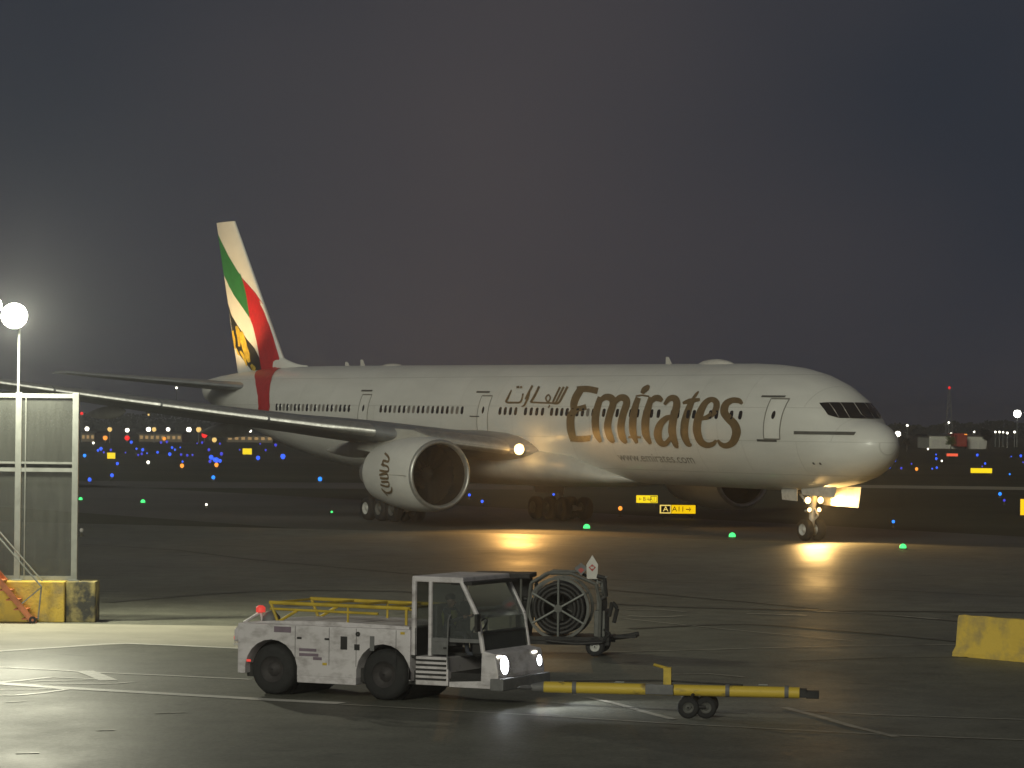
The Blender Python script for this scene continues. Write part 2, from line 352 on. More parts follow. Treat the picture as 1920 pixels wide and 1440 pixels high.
# ------------------------------------------------------------------ airliner
NOSE = Vector((17.6, 154.62, 0)); TH = .5518
plane = empty('airliner', (NOSE.x, NOSE.y, .008), -(pi/2 - TH))
tag(plane, 'white twin engine airliner with gold lettering and striped tail fin', 'airliner')
def sh(a, z): return z + .005*(a - 37.0)            # it sits slightly nose down
def L(a, s, z): return (-a, -s, z)                   # aft, starboard, up -> local
ST = [(-.15, 4.92, 4.82, .04), (-.09, 5.14, 4.56, .34), (.10, 5.40, 4.24, .68), (.45, 5.66, 3.90, 1.05), (.9, 5.90, 3.60, 1.40), (1.4, 6.02, 3.36, 1.70), (1.95, 6.16, 3.15, 1.97),
      (2.6, 6.78, 2.98, 2.21), (3.4, 7.40, 2.84, 2.45), (4.4, 7.90, 2.71, 2.68), (5.6, 8.27, 2.61, 2.87), (7.0, 8.52, 2.56, 3.0), (8.6, 8.66, 2.53, 3.07), (10.5, 8.72, 2.52, 3.1),
      (16, 8.72, 2.52, 3.1), (22, 8.72, 2.52, 3.1), (30, 8.72, 2.52, 3.1), (38, 8.72, 2.52, 3.1), (46, 8.72, 2.52, 3.1), (50, 8.72, 2.62, 3.08), (54, 8.72, 3.0, 2.98), (58, 8.68, 3.6, 2.72),
      (62, 8.56, 4.35, 2.28), (66, 8.35, 5.2, 1.65), (69, 8.12, 5.9, 1.05), (71, 7.9, 6.45, .55), (71.8, 7.7, 6.8, .18)]
def stn(a):
    if a <= ST[0][0]: return ST[0][1:]
    for p, q in zip(ST[:-1], ST[1:]):
        if a <= q[0]:
            t = (a-p[0])/(q[0]-p[0]); return tuple(p[i]*(1-t)+q[i]*t for i in (1, 2, 3))
    return ST[-1][1:]
def fus(a, z, off=0.0, side=1):
    """skin point at aft distance a and (unsheared) height z"""
    top, bot, hw = stn(a); zc, hz = (top+bot)/2, (top-bot)/2
    k = max(-.999, min(.999, (z-zc)/hz)); s = hw*sqrt(1-k*k)
    n = Vector((0, s/hw**2, (z-zc)/hz**2)).normalized()
    s2 = s + n.y*off; z2 = z + n.z*off
    return L(a, side*s2, sh(a, z2))
NR = 56
A_ = []
for p, q in zip(ST[:-1], ST[1:]):
    k = max(1, int((q[0]-p[0])/1.2)); A_ += [p[0]+(q[0]-p[0])*i/k for i in range(k)]
A_.append(ST[-1][0])
rings = []
for a in A_:
    t, b, hw = stn(a); zc, hz = (t+b)/2, (t-b)/2
    rings.append([L(a, hw*cos(2*pi*i/NR), sh(a, zc + hz*sin(2*pi*i/NR))) for i in range(NR)])
fuselage = MB().loft(rings).build('fuselage', 'skin', plane, smooth=50)

def patch(rows, name, m, parent, off=.012, side=1, nsub=8):
    """rows of (z, a_left, a_right): a painted patch that follows the skin"""
    mb = MB(); k = len(rows); vs = []
    for z, a0, a1 in rows:
        vs += [fus(a0+(a1-a0)*i/nsub, z, off, side) for i in range(nsub+1)]
    fs = [(j*(nsub+1)+i, j*(nsub+1)+i+1, (j+1)*(nsub+1)+i+1, (j+1)*(nsub+1)+i) for j in range(k-1) for i in range(nsub)]
    return mb.add(vs, fs).build(name, m, parent, smooth=60)
# belly fairing at the wing
rings = []
for a, hw, bot, top in ((19.5, .6, 2.56, 2.9), (21, 2.2, 2.40, 3.3), (23.5, 3.2, 2.22, 4.2), (28, 3.55, 2.12, 4.5), (35, 3.6, 2.10, 4.5), (41, 3.5, 2.15, 4.3), (45, 2.6, 2.35, 3.6), (48, .8, 2.6, 2.95)):
    rings.append([L(a, hw*cos(t)*abs(cos(t))**-.35 if abs(cos(t)) > 1e-6 else 0, sh(a, (bot+top)/2 + (top-bot)/2*sin(t))) for t in [2*pi*i/28 for i in range(28)]])
MB().loft(rings).build('belly_fairing', 'wingwhite', plane, smooth=50)

# cabin windows: real dark panes in raised frames, one object each
def win_mesh(w, h):
    mb = MB(); n = 12
    def oval(W, H): return [(abs(cos(t))**.6*W/2*(1 if cos(t) >= 0 else -1), abs(sin(t))**.6*H/2*(1 if sin(t) >= 0 else -1)) for t in [2*pi*i/n for i in range(n)]]
    o1 = oval(w, h)
    vs = [(x, 0, z) for x, z in o1] + [(x, .012, z) for x, z in oval(w*.94, h*.94)]
    return mb.add(vs, [(i, (i+1) % n, n+(i+1) % n, n+i) for i in range(n)] + [tuple(range(n, 2*n))])
wproto = wblind = None
M['blind'] = mat('window blind', (.20, .19, .17), .4, var=.2)
def window(a, z, side=1):
    global wproto
    p = Vector(fus(a, z, .006, side)); q = Vector(fus(a, z, .1, side)); nrm = (q-p).normalized()
    if wproto is None:
        wproto = win_mesh(.30, .44).build('window', 'winglass', fuselage); o = wproto
    else:
        o = share(wproto, 'window', fuselage)
        if random.random() < .2:
            global wblind
            if wblind is None: wblind = wproto.data.copy(); wblind.materials[0] = M['blind']
            o.data = wblind
    y = nrm; x = Vector((-1, 0, 0)); x = (x - y*x.dot(y)).normalized(); zz = x.cross(y)
    o.matrix_local = Matrix.Translation(p) @ Matrix((x, y, zz)).transposed().to_4x4()
WZ = 6.17
def wrow(a0, a1, n): return [a0+(a1-a0)*i/(n-1) for i in range(n)]
WA = wrow(56.2, 46.7, 19) + wrow(42.9, 33.8, 18) + wrow(29.8, 28.2, 4) + wrow(27.2, 25.5, 4) + wrow(24.6, 20.6, 9) + wrow(19.6, 14.6, 9) + [13.4, 12.9, 12.0, 11.5, 10.1, 9.6, 8.4, 7.7]
for a in WA: window(a, WZ - .012*(a-30)*0)
for a in WA[::2]: window(a, WZ, -1)
# doors: recessed outline, a small window and the dark bars above and below them
dproto = {}
def door(a, side=1, w=1.1, z0=5.05, z1=6.98):
    fr = MB(); t = .035
    for zz in (z0, z1): fr.add([fus(a-w/2+w*i/4, zz-t, .006, side) for i in range(5)] + [fus(a-w/2+w*i/4, zz+t, .006, side) for i in range(5)], [(i, i+1, 6+i, 5+i) for i in range(4)])
    for aa in (a-w/2, a+w/2):
        zs = [z0+(z1-z0)*i/8 for i in range(9)]
        fr.add([fus(aa-t, z, .008, side) for z in zs] + [fus(aa+t, z, .008, side) for z in zs], [(i, i+1, 10+i, 9+i) for i in range(8)])
    d = patch([(z0+(z1-z0)*i/8, a-w/2+.03, a+w/2-.03) for i in range(9)], 'door', 'white', fuselage, .004, side)
    fr.build('door_frame', 'greyprint', d)
    n = MB(); n.add([fus(a+.12*cos(t), 6.2+.2*sin(t), .009, side) for t in [2*pi*i/12 for i in range(12)]], [tuple(range(12))]).build('door_window', 'winglass', d)
for a in (5.35, 31.6, 45.0): door(a)
def bar(a0, a1, z, h, name='scupper_bar', m='panelgap'):
    patch([(z-h/2, a0, a1), (z+h/2, a0, a1)], name, m, fuselage, .024)
bar(45.9, 44.6, 7.2, .09); bar(32.9, 31.5, 7.18, .09); bar(6.6, 5.1, 7.08, .09); bar(6.4, 5.0, 4.98, .11); bar(3.9, .95, 5.38, .15); bar(32.9, 31.9, 5.85, .06)
# cheek vents
for a in (3.1, 2.7): patch([(3.9, a, a-.12), (4.0, a, a-.12)], 'static_port', 'panelgap', fuselage, .02, nsub=2)

# cockpit windscreen: six panes wrapped round the nose
def cockpit_pt(u, v, off=.055):
    """u: angle round the nose from the centre line (port negative), v: 0 sill .. 1 head"""
    s = sin(u); zz = 6.08 + v*.74
    top_a = 1.35 + 1.15*v
    a = top_a + (1-cos(u))*2.9
    t, b, hw = stn(a); zc, hz = (t+b)/2, (t-b)/2
    k = min(.995, (zz-zc)/hz); smax = hw*sqrt(max(0, 1-k*k))
    sg = 1 if u >= 0 else -1
    # find a on the skin with starboard offset y
    y = abs(s)*1.72
    for aa in [1.0+.04*i for i in range(160)]:
        t, b, hw = stn(aa); zc, hz = (t+b)/2, (t-b)/2; k = (zz-zc)/hz
        if abs(k) < 1 and hw*sqrt(1-k*k) >= y: break
    n = Vector((-.6*max(0, cos(u))-.15, abs(s), .55)).normalized()
    return L(aa + n.x*off, sg*(y + n.y*off), sh(aa, zz + n.z*off))
edges = [(.012, .415), (.43, .745), (.76, 1.10)]
for sg in (1, -1):
    for i, (u0, u1) in enumerate(edges):
        mb = MB(); nu, nv = 5, 4; vs = []
        for j in range(nv+1):
            for k in range(nu+1):
                v = j/nv; u = u0+(u1-u0)*k/nu
                if i == 2: v = v*(1-.25*k/nu) + .20*k/nu
                vs.append(cockpit_pt(sg*u, v))
        mb.add(vs, [(j*(nu+1)+k, j*(nu+1)+k+1, (j+1)*(nu+1)+k+1, (j+1)*(nu+1)+k) for j in range(nv) for k in range(nu)])
        mb.build('windscreen_pane', 'winglass', fuselage, smooth=40)

# ---- lettering, strokes drawn in the layout of the photograph's 3.69x enlargement
TAB = [(900, 31.9), (937, 29.86), (1018, 25.48), (1112, 20.62), (1250, 14.0), (1388, 7.6), (1430, 5.8)]
def a_of(px):
    for p, q in zip(TAB[:-1], TAB[1:]):
        if px <= q[0] or q is TAB[-1]: return p[1]+(q[1]-p[1])*(px-p[0])/(q[0]-p[0])
def lay(x, y):
    px, py = 900+x/3.692, 660+y/3.692
    y0 = 775+(px-1112)*.0145; k = .0279-(px-1075)*.0000064
    z = 6.06-(py-y0)*k; s_ = 3.1*sqrt(max(.05, 1-((z-5.62)/3.1)**2))
    return a_of(px-(3.05-s_)*28.0), z
def cr(pts, n=5):
    out = []
    for i in range(len(pts)-1):
        p0 = pts[max(i-1, 0)]; p1 = pts[i]; p2 = pts[i+1]; p3 = pts[min(i+2, len(pts)-1)]
        for j in range(n):
            t = j/n
            out.append(tuple(.5*(2*p1[k]+(p2[k]-p0[k])*t+(2*p0[k]-5*p1[k]+4*p2[k]-p3[k])*t*t+(3*p1[k]-p0[k]-3*p2[k]+p3[k])*t**3) for k in (0, 1)))
    return out + [pts[-1]]
OFF = [.014]
def stroke(mb, pts, w, fn, smooth=True, n=5):
    """a brush stroke: w may be a number or one width per control point"""
    P = cr(pts, n) if smooth and len(pts) > 2 else pts
    ws = [w]*len(P) if not isinstance(w, (list, tuple)) else [w[min(len(w)-1, int(i/(len(P)-1)*(len(w)-1)))]*(1-((i/(len(P)-1)*(len(w)-1)) % 1)) + w[min(len(w)-1, int(i/(len(P)-1)*(len(w)-1))+1)]*((i/(len(P)-1)*(len(w)-1)) % 1) for i in range(len(P))]
    vs = []
    OFF[0] = .014 if OFF[0] > .05 else OFF[0] + .0022
    for i, p in enumerate(P):
        q0, q1 = P[max(i-1, 0)], P[min(i+1, len(P)-1)]
        tx, ty = q1[0]-q0[0], q1[1]-q0[1]; d = max(1e-6, sqrt(tx*tx+ty*ty)); nx, ny = -ty/d, tx/d
        for g in (-.5, 0, .5): vs.append(fn(p[0]+nx*ws[i]*g, p[1]+ny*ws[i]*g, OFF[0]))
    mb.add(vs, [(3*i+k, 3*i+k+1, 3*i+k+4, 3*i+k+3) for i in range(len(P)-1) for k in (0, 1)])
def fl(x, y, off): a, z = lay(x, y); return fus(a, z, off)
LET = {'E': [([(668, 252), (740, 248), (812, 262)], 40), ([(700, 244), (668, 300), (652, 352), (655, 398)], [46, 50, 46, 36]), ([(648, 388), (690, 384), (738, 372)], [30, 34, 36]),
             ([(660, 392), (634, 440), (634, 520), (650, 590)], [40, 50, 50, 44]), ([(632, 588), (700, 592), (764, 586)], [38, 38, 36]), ([(756, 598), (766, 566)], [20, 14])],
       'm': [([(836, 305), (815, 380), (803, 460), (812, 550), (842, 612)], [40, 46, 50, 46, 20]), ([(826, 342), (866, 306), (912, 312), (928, 350), (905, 430), (893, 510), (912, 580), (938, 614)], [24, 38, 46, 46, 46, 48, 46, 18]),
             ([(922, 366), (968, 312), (1012, 314), (1024, 350), (1000, 430), (988, 510), (1000, 580), (1026, 618)], [24, 38, 46, 46, 46, 48, 46, 18])],
       'i': [([(1104, 308), (1084, 380), (1072, 460), (1074, 545), (1100, 618)], [34, 44, 48, 46, 18]), ([(1128, 280), (1142, 256), (1160, 240), (1174, 222)], [20, 38, 36, 12]), ([(1086, 298), (1130, 292), (1180, 300)], 9), ([(1042, 577), (1090, 575), (1128, 579)], 12)],
       'r': [([(1196, 306), (1174, 390), (1160, 470), (1164, 555), (1196, 622)], [34, 44, 50, 48, 18]), ([(1184, 352), (1216, 314), (1246, 312), (1272, 330)], [20, 36, 40, 22])],
       'a': [([(1288, 356), (1322, 314), (1362, 316), (1374, 360), (1354, 450), (1346, 540), (1372, 628), (1388, 634)], [16, 34, 42, 46, 48, 50, 36, 14]), ([(1362, 440), (1308, 446), (1262, 492), (1246, 556), (1264, 610), (1302, 618), (1348, 560)], [20, 34, 44, 50, 42, 32, 20])],
       't': [([(1478, 320), (1450, 400), (1430, 480), (1428, 560), (1452, 622), (1478, 630)], [34, 46, 50, 50, 36, 14]), ([(1412, 344), (1460, 330), (1530, 318)], [14, 34, 18]), ([(1478, 318), (1500, 286), (1518, 262)], [16, 20, 8])],
       'e': [([(1540, 450), (1592, 436), (1636, 392), (1640, 338), (1604, 318), (1562, 350), (1528, 430), (1514, 520), (1536, 600), (1580, 630), (1622, 622), (1644, 596)], [20, 32, 38, 38, 32, 40, 50, 52, 46, 38, 30, 14])],
       's': [([(1804, 348), (1782, 326), (1740, 324), (1702, 352), (1694, 404), (1722, 446), (1760, 490), (1774, 546), (1752, 610), (1710, 634), (1676, 624), (1654, 594)], [14, 34, 36, 44, 48, 48, 50, 50, 44, 36, 28, 12])]}
for ch, strokes in LET.items():
    mb = MB()
    for pts, w in strokes: stroke(mb, pts, [q*1.1 for q in w] if isinstance(w, list) else w*1.1, fl)
    mb.build('letter', 'gold', fuselage, smooth=80)
# Arabic name above the windows
AR = [([(604, 232), (572, 300), (545, 346), (505, 347)], [16, 15, 14, 12]), ([(578, 234), (550, 296), (528, 344)], 14), ([(552, 236), (524, 300), (506, 346)], 14), ([(545, 346), (480, 346), (420, 344), (352, 341)], 11),
      ([(470, 340), (456, 312), (474, 290), (488, 312), (474, 342)], 10), ([(408, 232), (380, 296), (354, 342)], 15), ([(344, 268), (334, 310), (312, 360), (292, 372)], [9, 15, 13, 6]), ([(362, 226), (336, 280), (318, 322)], 13),
      ([(218, 258), (196, 310), (186, 340), (240, 344), (286, 338), (300, 282)], [8, 14, 14, 12, 12, 9]), ([(252, 240), (272, 236)], 14), ([(278, 240), (292, 238)], 13), ([(488, 362), (478, 380)], 9)]
mb = MB()
for pts, w in AR: stroke(mb, pts, w, fl)
mb.build('arabic_lettering', 'gold', fuselage, smooth=80)
# web address below
me = text_mesh('www.emirates.com', 1.0)
xs = [v.co.x for v in me.vertices]; x0, x1 = min(xs), max(xs)
for v in me.vertices:
    t = (v.co.x-x0)/(x1-x0); v.co = fus(18.9+(12.15-18.9)*t, 3.93 + v.co.y*.62, .016)
me.materials.clear(); me.materials.append(M['greyprint'])
o = bpy.data.objects.new('web_lettering', me); C.objects.link(o); o.parent = fuselage
# red band of the tail stripe running down the rear fuselage
RB = ([(5.0, 59.6, 57.9), (5.6, 59.3, 57.5), (6.2, 59.0, 57.2), (6.8, 59.3, 57.5), (7.3, 60.0, 57.9), (7.8, 61.0, 58.5), (8.2, 62.2, 59.2), (8.45, 63.2, 59.8), (8.58, 64.0, 60.2)])
RB2 = [tuple(p[i]*(1-j/8)+q[i]*j/8 for i in range(3)) for p, q in zip(RB[:-1], RB[1:]) for j in range(8)] + [RB[-1]]
patch(RB2, 'stripe', 'red', fuselage, .03, nsub=10)

# antennas and domes on the crown
for a, h in ((52.5, .24), (50.6, .36), (18.2, .36)):
    MB().prism([(-a-.25, sh(a, 8.70)), (-a+.25, sh(a, 8.70)), (-a-.05, sh(a, 8.72+h)), (-a-.25, sh(a, 8.72+h))], -.03, .03).build('antenna', 'signwhite', fuselage)
for a, r, h in ((47.0, 1.1, .16), (14.0, 1.5, .28)):
    rr = []
    for i in range(7):
        t = i/6; k = sin(pi*min(.98, max(.02, t)))**.6
        rr.append([L(a-r+2*r*t, .45*k*cos(2*pi*j/12), sh(a, 8.68)+h*k*sin(2*pi*j/12)) for j in range(12)])
    MB().loft(rr).build('radome', 'signwhite', fuselage, smooth=50)

# ---- wings
def wing_sec(s):
    t = (s-3.0)/(29.5-3.0)
    if s <= 9.6: le = 26.5 + (s-3.0)*.357
    elif s <= 29.5: le = 24.3 + (s-3.0)*.69
    else: le = 24.3 + 26.5*.69 + (s-29.5)*1.45
    if s < 10.5: te = 39.6 + (s-3.0)*.05
    elif s <= 29.5: te = 39.98 + (s-10.5)*.335
    else: te = 46.34 + (s-29.5)*.75
    z = 3.95 + (s-3.0)*.117 + .0009*(s-3.0)**2
    return le, te, z, (.135 if s < 4 else .115 if s < 12 else .10)
def foil(c, th):
    """upper, lower offset at chord fraction c"""
    y = 5*th*(.2969*sqrt(c)-.126*c-.3516*c*c+.2843*c**3-.1015*c**4); cam = .018*(1-(2*c-.8)**2)
    return cam+y, cam-y*.85
CS = [0, .004, .012, .03, .06, .12, .2, .32, .45, .6, .75, .88, 1.0]
def wing(side, secf, ss, name, m, z_of=None, lecut=None):
    rr = []
    for s in ss:
        le, te, z, th = secf(s); ch = te-le; ring = []
        for c in CS: ring.append((le+ch*c, z+foil(c, th)[0]*ch))
        for c in CS[-2:0:-1]: ring.append((le+ch*c, z+foil(c, th)[1]*ch))
        rr.append([L(a, side*s, sh(a, zz)) for a, zz in ring])
    mb = MB().loft(rr)
    return mb.build(name, m, plane, smooth=35)
SS = [2.0, 3.5, 5, 7, 9, 10.5, 13, 16, 19, 22, 25, 28, 29.5, 30.6, 31.6, 32.4]
wings = {}
for side in (1, -1):
    w = wing(side, wing_sec, SS, 'wing', 'winggrey'); wings[side] = w
    # polished slats along the leading edge
    for s0, s1 in ((4.2, 8.6), (10.8, 15.4), (15.5, 20.1), (20.2, 24.8), (24.9, 29.3)):
        rr = []
        for i in range(5):
            s = s0+(s1-s0)*i/4; le, te, z, th = wing_sec(s); ch = te-le; g = .02
            up = [(le-.02+ch*c, z+foil(c, th)[0]*ch+g) for c in (.07, .04, .02, .008, .002)]; lo = [(le-.02+ch*c, z+foil(c, th)[1]*ch-g) for c in (.002, .008, .02, .035)]
            rr.append([L(a, side*s, sh(a, zz)) for a, zz in up+lo])
        MB().loft(rr).build('slat', 'alu', w, smooth=40)
    # flap track fairings
    for s, ln, r in ((6.8, 7.0, .50), (14.2, 6.2, .42), (20.4, 5.2, .36), (25.6, 4.2, .30)):
        le, te, z, th = wing_sec(s); rr = []
        for i in range(11):
            t = i/10; k = max(.04, sin(pi*t**.75))**.7; a = te-ln*.62+ln*t
            rr.append([L(a, side*(s+r*.55*k*cos(q)), sh(a, z-.36-.25*t+r*k*sin(q))) for q in [2*pi*j/14 for j in range(14)]])
        MB().loft(rr).build('flap_fairing', 'wingwhite', w, smooth=50)
    # flap and aileron split lines on the upper skin
    for s0, s1, c in ((4, 10, .80), (11, 21, .78), (22, 28, .76)):
        vs = []
        for i in range(9):
            s = s0+(s1-s0)*i/8; le, te, z, th = wing_sec(s); ch = te-le
            for cc in (c, c+.008): vs.append(L(le+ch*cc, side*s, sh(le+ch*cc, z+foil(cc, th)[0]*ch+.006)))
        MB().add(vs, [(2*i, 2*i+1, 2*i+3, 2*i+2) for i in range(8)]).build('flap_gap', 'panelgap', w)
# ---- tailplanes
def stab_sec(s):
    le = 61.6+(s-1)*.80; te = 68.4+(s-1)*.36; return le, te, 7.25+(s-1)*.09, .09
for side in (1, -1): wing(side, stab_sec, [.6, 2, 4, 6, 8, 10, 10.8], 'tailplane', 'winggrey')
# ---- fin; design coordinates of the livery: x 120..830, y 88 (tip) .. 1400 (root)
ZT = 18.05
def fin_ac(x, y):
    xt = 120+(y-95)*.145; xl = 265+(y-80)*.404
    t = (1400-y)/1312.0; c = (x-xt)/(xl-xt)
    return t, c
def fin_pt(t, c, side=1, off=0.0):
    te = 67.1+3.25*t; le = 60.2+7.5*t; ch = te-le; z = 8.45+t*(ZT-8.45)
    cc = max(0.0, min(1.0, 1-c)); y = 5*.10*(.2969*sqrt(cc)-.126*cc-.3516*cc*cc+.2843*cc**3-.1036*cc**4)*ch
    return L(te*(1-c)+le*c, side*(y+off), sh(66, z))
rr = []
for t in [-.06]+[i/16 for i in range(17)]:
    ring = [fin_pt(t, 1-c) for c in CS] + [fin_pt(t, 1-c, -1) for c in CS[-2:0:-1]]
    rr.append(ring)
fin = MB().loft(rr).build('tail_fin', 'white', plane, smooth=35)
# dorsal fillet
rr = []
for i in range(8):
    t = i/7; a = 57.6+t*4.0; h = .05+.75*t**1.8
    rr.append([L(a, .32*t*cos(q)+.02*cos(q), sh(a, 8.5)+.2+h*max(-.6, sin(q))) for q in [2*pi*j/12 for j in range(12)]])
MB().loft(rr).build('dorsal_fillet', 'white', fin, smooth=50)
def interp(pl, y):
    for p, q in zip(pl[:-1], pl[1:]):
        if y <= q[1] or q is pl[-1]: return p[0]+(q[0]-p[0])*(y-p[1])/(q[1]-p[1])
def band(left, right, y0, y1, name, m, off, n=28):
    for side in (1, -1):
        mb = MB(); vs = []; k = 6
        for j in range(n+1):
            y = y0+(y1-y0)*j/n
            for i in range(k+1):
                xl, xr = interp(left, y), interp(right, y); x = xl+(max(xr, xl+.5)-xl)*i/k
                t, c = fin_ac(x, y); vs.append(fin_pt(t, max(0, min(1, c)), side, off))
        mb.add(vs, [(j*(k+1)+i, j*(k+1)+i+1, (j+1)*(k+1)+i+1, (j+1)*(k+1)+i) for j in range(n) for i in range(k)]).build(name, m, fin, smooth=60)
TE_ = [(120, 95), (315, 1440)]; LE_ = [(265, 80), (798, 1400)]
G_UP = [(136, 195), (170, 260), (240, 385), (310, 490), (380, 592)]
band(TE_, G_UP, 196, 555, 'green_band', 'green', .010)
band([(188, 555), (240, 650), (300, 742), (400, 862), (465, 945)], [(365, 555), (380, 592), (405, 660), (430, 750), (450, 850), (466, 945)], 555, 945, 'green_band', 'green', .010)
band([(380, 592), (405, 660), (430, 750), (450, 850), (466, 945), (500, 1015), (540, 1150), (570, 1290), (590, 1400)], [(381, 592), (440, 655), (500, 725), (560, 820), (610, 905), (655, 1010), (700, 1120), (770, 1300), (790, 1400)], 592, 1400, 'red_band', 'red', .012)
B_UP = [(222, 800), (262, 912), (330, 1003), (420, 1112), (520, 1212), (580, 1312), (590, 1400)]
band([(222, 800), (250, 960), (275, 1130), (330, 1250), (400, 1320), (480, 1400)], B_UP, 812, 1400, 'black_band', 'black', .010)
mbs = {1: MB(), -1: MB()}
def ff(side):
    def f(x, y, off): t, c = fin_ac(x, y); return fin_pt(t, max(.02, min(.98, c)), side, off+.004)
    return f
EMB = [([(275, 1050), (288, 1130), (296, 1210)], [26, 38, 20]), ([(318, 1010), (335, 1060), (350, 1130), (345, 1190)], [24, 46, 44, 20]), ([(372, 1060), (392, 1130), (412, 1200), (440, 1280), (462, 1330)], [30, 56, 60, 50, 26]),
       ([(355, 1230), (388, 1272), (410, 1310), (430, 1360)], [14, 30, 24, 14]), ([(480, 1350), (505, 1380), (528, 1392)], [20, 46, 28]), ([(310, 1210), (330, 1250), (350, 1268)], [10, 18, 8]), ([(425, 1165), (445, 1220), (468, 1270)], [10, 16, 8])]
for side in (1, -1):
    for pts, w in EMB: stroke(mbs[side], pts, w, ff(side))
    mbs[side].build('gold_emblem', 'gold2', fin, smooth=80)

# ---- engines
def engine(side):
    e = empty('engine', L(24.9, side*9.6, sh(24.9, 2.85))); e.parent = plane
    X = (-1, 0, 0)
    outer = [(.0, 1.66), (-.02, 1.70), (.02, 1.76), (.15, 1.83), (.5, 1.90), (1.2, 1.955), (2.2, 1.96), (3.2, 1.90), (4.2, 1.77), (5.2, 1.60), (5.6, 1.52), (5.6, 1.46), (4.5, 1.45)]
    MB().lathe([p for p in outer if p[0] >= .12 or p is outer[-1]], (0, 0, 0), X, 48).build('nacelle', 'white', e, smooth=40)
    lip = [(.25, 1.58), (.08, 1.60), (.0, 1.64), (-.03, 1.69), (.0, 1.755), (.06, 1.80), (.13, 1.832)]
    MB().lathe(lip, (0, 0, 0), X, 48).build('intake_lip', 'alu', e, smooth=60)
    MB().lathe([(.24, 1.58), (.6, 1.57), (1.2, 1.60), (1.55, 1.62), (1.6, .3)], (0, 0, 0), X, 40).build('intake_duct', 'fanm', e, smooth=40)
    MB().lathe([(.85, .01), (.9, .10), (1.1, .25), (1.35, .38), (1.55, .44)], (0, 0, 0), X, 24).build('spinner', 'fanm', e, smooth=40)
    n = 22; first = None
    for i in range(n):
        q = 2*pi*i/n
        if first is None:
            mb = MB(); vs = []
            for r, tw, ch in ((.38, .35, .42), (.8, .7, .5), (1.2, .95, .5), (1.58, 1.15, .42)):
                for g in (-.5, .5): vs.append((-1.38 - g*ch*cos(tw), g*ch*sin(tw), r))
            first = mb.add(vs, [(2*j, 2*j+1, 2*j+3, 2*j+2) for j in range(3)]).build('fan_blade', 'fanm', e, smooth=60)
        else: share(first, 'fan_blade', e, rot=(q, 0, 0))
    MB().lathe([(4.4, 1.1), (5.6, 1.08), (6.6, .92), (7.4, .72), (7.4, .6), (8.3, .1)], (0, 0, 0), X, 32).build('core_nozzle', 'alu', e, smooth=40)
    # pylon
    rr = []
    for a, z0, z1, hw in ((1.2, 1.85, 1.98, .10), (2.6, 1.7, 2.28, .22), (4.4, 1.3, 2.35, .26), (6.2, 1.0, 2.2, .26), (8.6, 1.2, 2.0, .18)):
        rr.append([(-a, hw, z0), (-a, -hw, z0), (-a, -hw*.8, z1), (-a, hw*.8, z1)])
    MB().loft(rr).build('pylon', 'wingwhite', e, smooth=30)
    # emblem on the cowl, calligraphic strokes standing one above the other
    mb = MB()
    def cowl(x, y, off):
        # x 0..1 along cowl, y angle
        a = .9 + x*1.5; r = 1.965+off
        return (-a, -side*r*cos(y), r*sin(y))
    for pts, w in (([(1.0, .62), (.6, .50), (.5, .38), (.9, .40), (.75, .25)], .10), ([(.95, .30), (.45, .24), (.4, .12), (1.0, .14)], .09), ([(1.0, .02), (.5, .06), (.4, -.06), (.95, -.06)], .10),
                   ([(.9, -.16), (.4, -.16), (.5, -.28), (1.0, -.24)], .09), ([(.25, -.30), (.4, -.42), (.75, -.46), (1.0, -.36), (.8, -.56)], .10)):
        stroke(mb, pts, w*.6, lambda x, y, off: cowl(x+.35, y-.05, off*.8), n=6)
    mb.build('cowl_emblem', 'gold', e, smooth=80)
    mb = MB()
    mb.add([cowl(x, .0+dy-.02, .004) for x in (-.45, .0, .45, .9, 1.35) for dy in (-.008, .008)], [(2*i, 2*i+1, 2*i+3, 2*i+2) for i in range(4)]).build('cowl_seam', 'wingwhite', e)
    return e
for side in (1, -1): engine(side)

# ---- landing gear
def wheel(parent, c, r, w, rim, name='wheel', axis=(0, 1, 0)):
    o = MB().lathe([(-w/2, r*.52), (-w/2, r*.80), (-w*.42, r*.93), (-w*.25, r), (w*.25, r), (w*.42, r*.93), (w/2, r*.80), (w/2, r*.52)], (0, 0, 0), axis, 28).build(name, 'tyre', parent, smooth=40)
    o.location = c
    MB().lathe([(-w*.46, .02), (-w*.40, r*.18), (-w*.20, r*.30), (-w*.3, r*.44), (-w*.47, r*.54), (w*.47, r*.54), (w*.3, r*.44), (w*.20, r*.30), (w*.40, r*.18), (w*.46, .02)], (0, 0, 0), axis, 24).build('rim', rim, o, smooth=40)
    return o
def main_gear(side):
    g = empty('main_gear', L(37.1, side*5.49, 0)); g.parent = plane
    MB().tube((0, 0, .75), (0, side*.35, 3.6), .20, .24, 14).build('strut', 'gearmetal', g, smooth=40)
    MB().tube((0, 0, 1.2), (2.4, side*.9, 3.4), .09, n=8).build('drag_brace', 'gearmetal', g, smooth=40)
    b = MB().tube((1.6, 0, .68), (-1.6, 0, .64), .16, n=12)
    for x in (1.46, 0, -1.46): b.tube((x, -.85, .66), (x, .85, .66), .09, n=8)
    b.build('bogie_beam', 'gearmetal', g, smooth=40)
    for x in (1.46, 0, -1.46):
        for y in (-.7, .7): wheel(g, (x, y, .66), .66, .5, 'rim' if (side == 1 and x < -1) else 'rimdark')  # rear starboard rims bright; dimness of the rest is put into their colour
    MB().box((-1.5, side*.75-.03, 1.5), (1.5, side*.75+.03, 3.3)).build('gear_door', 'wingwhite', g)
for side in (1, -1): main_gear(side)
ng = empty('nose_gear', L(5.9, 0, 0)); ng.parent = plane
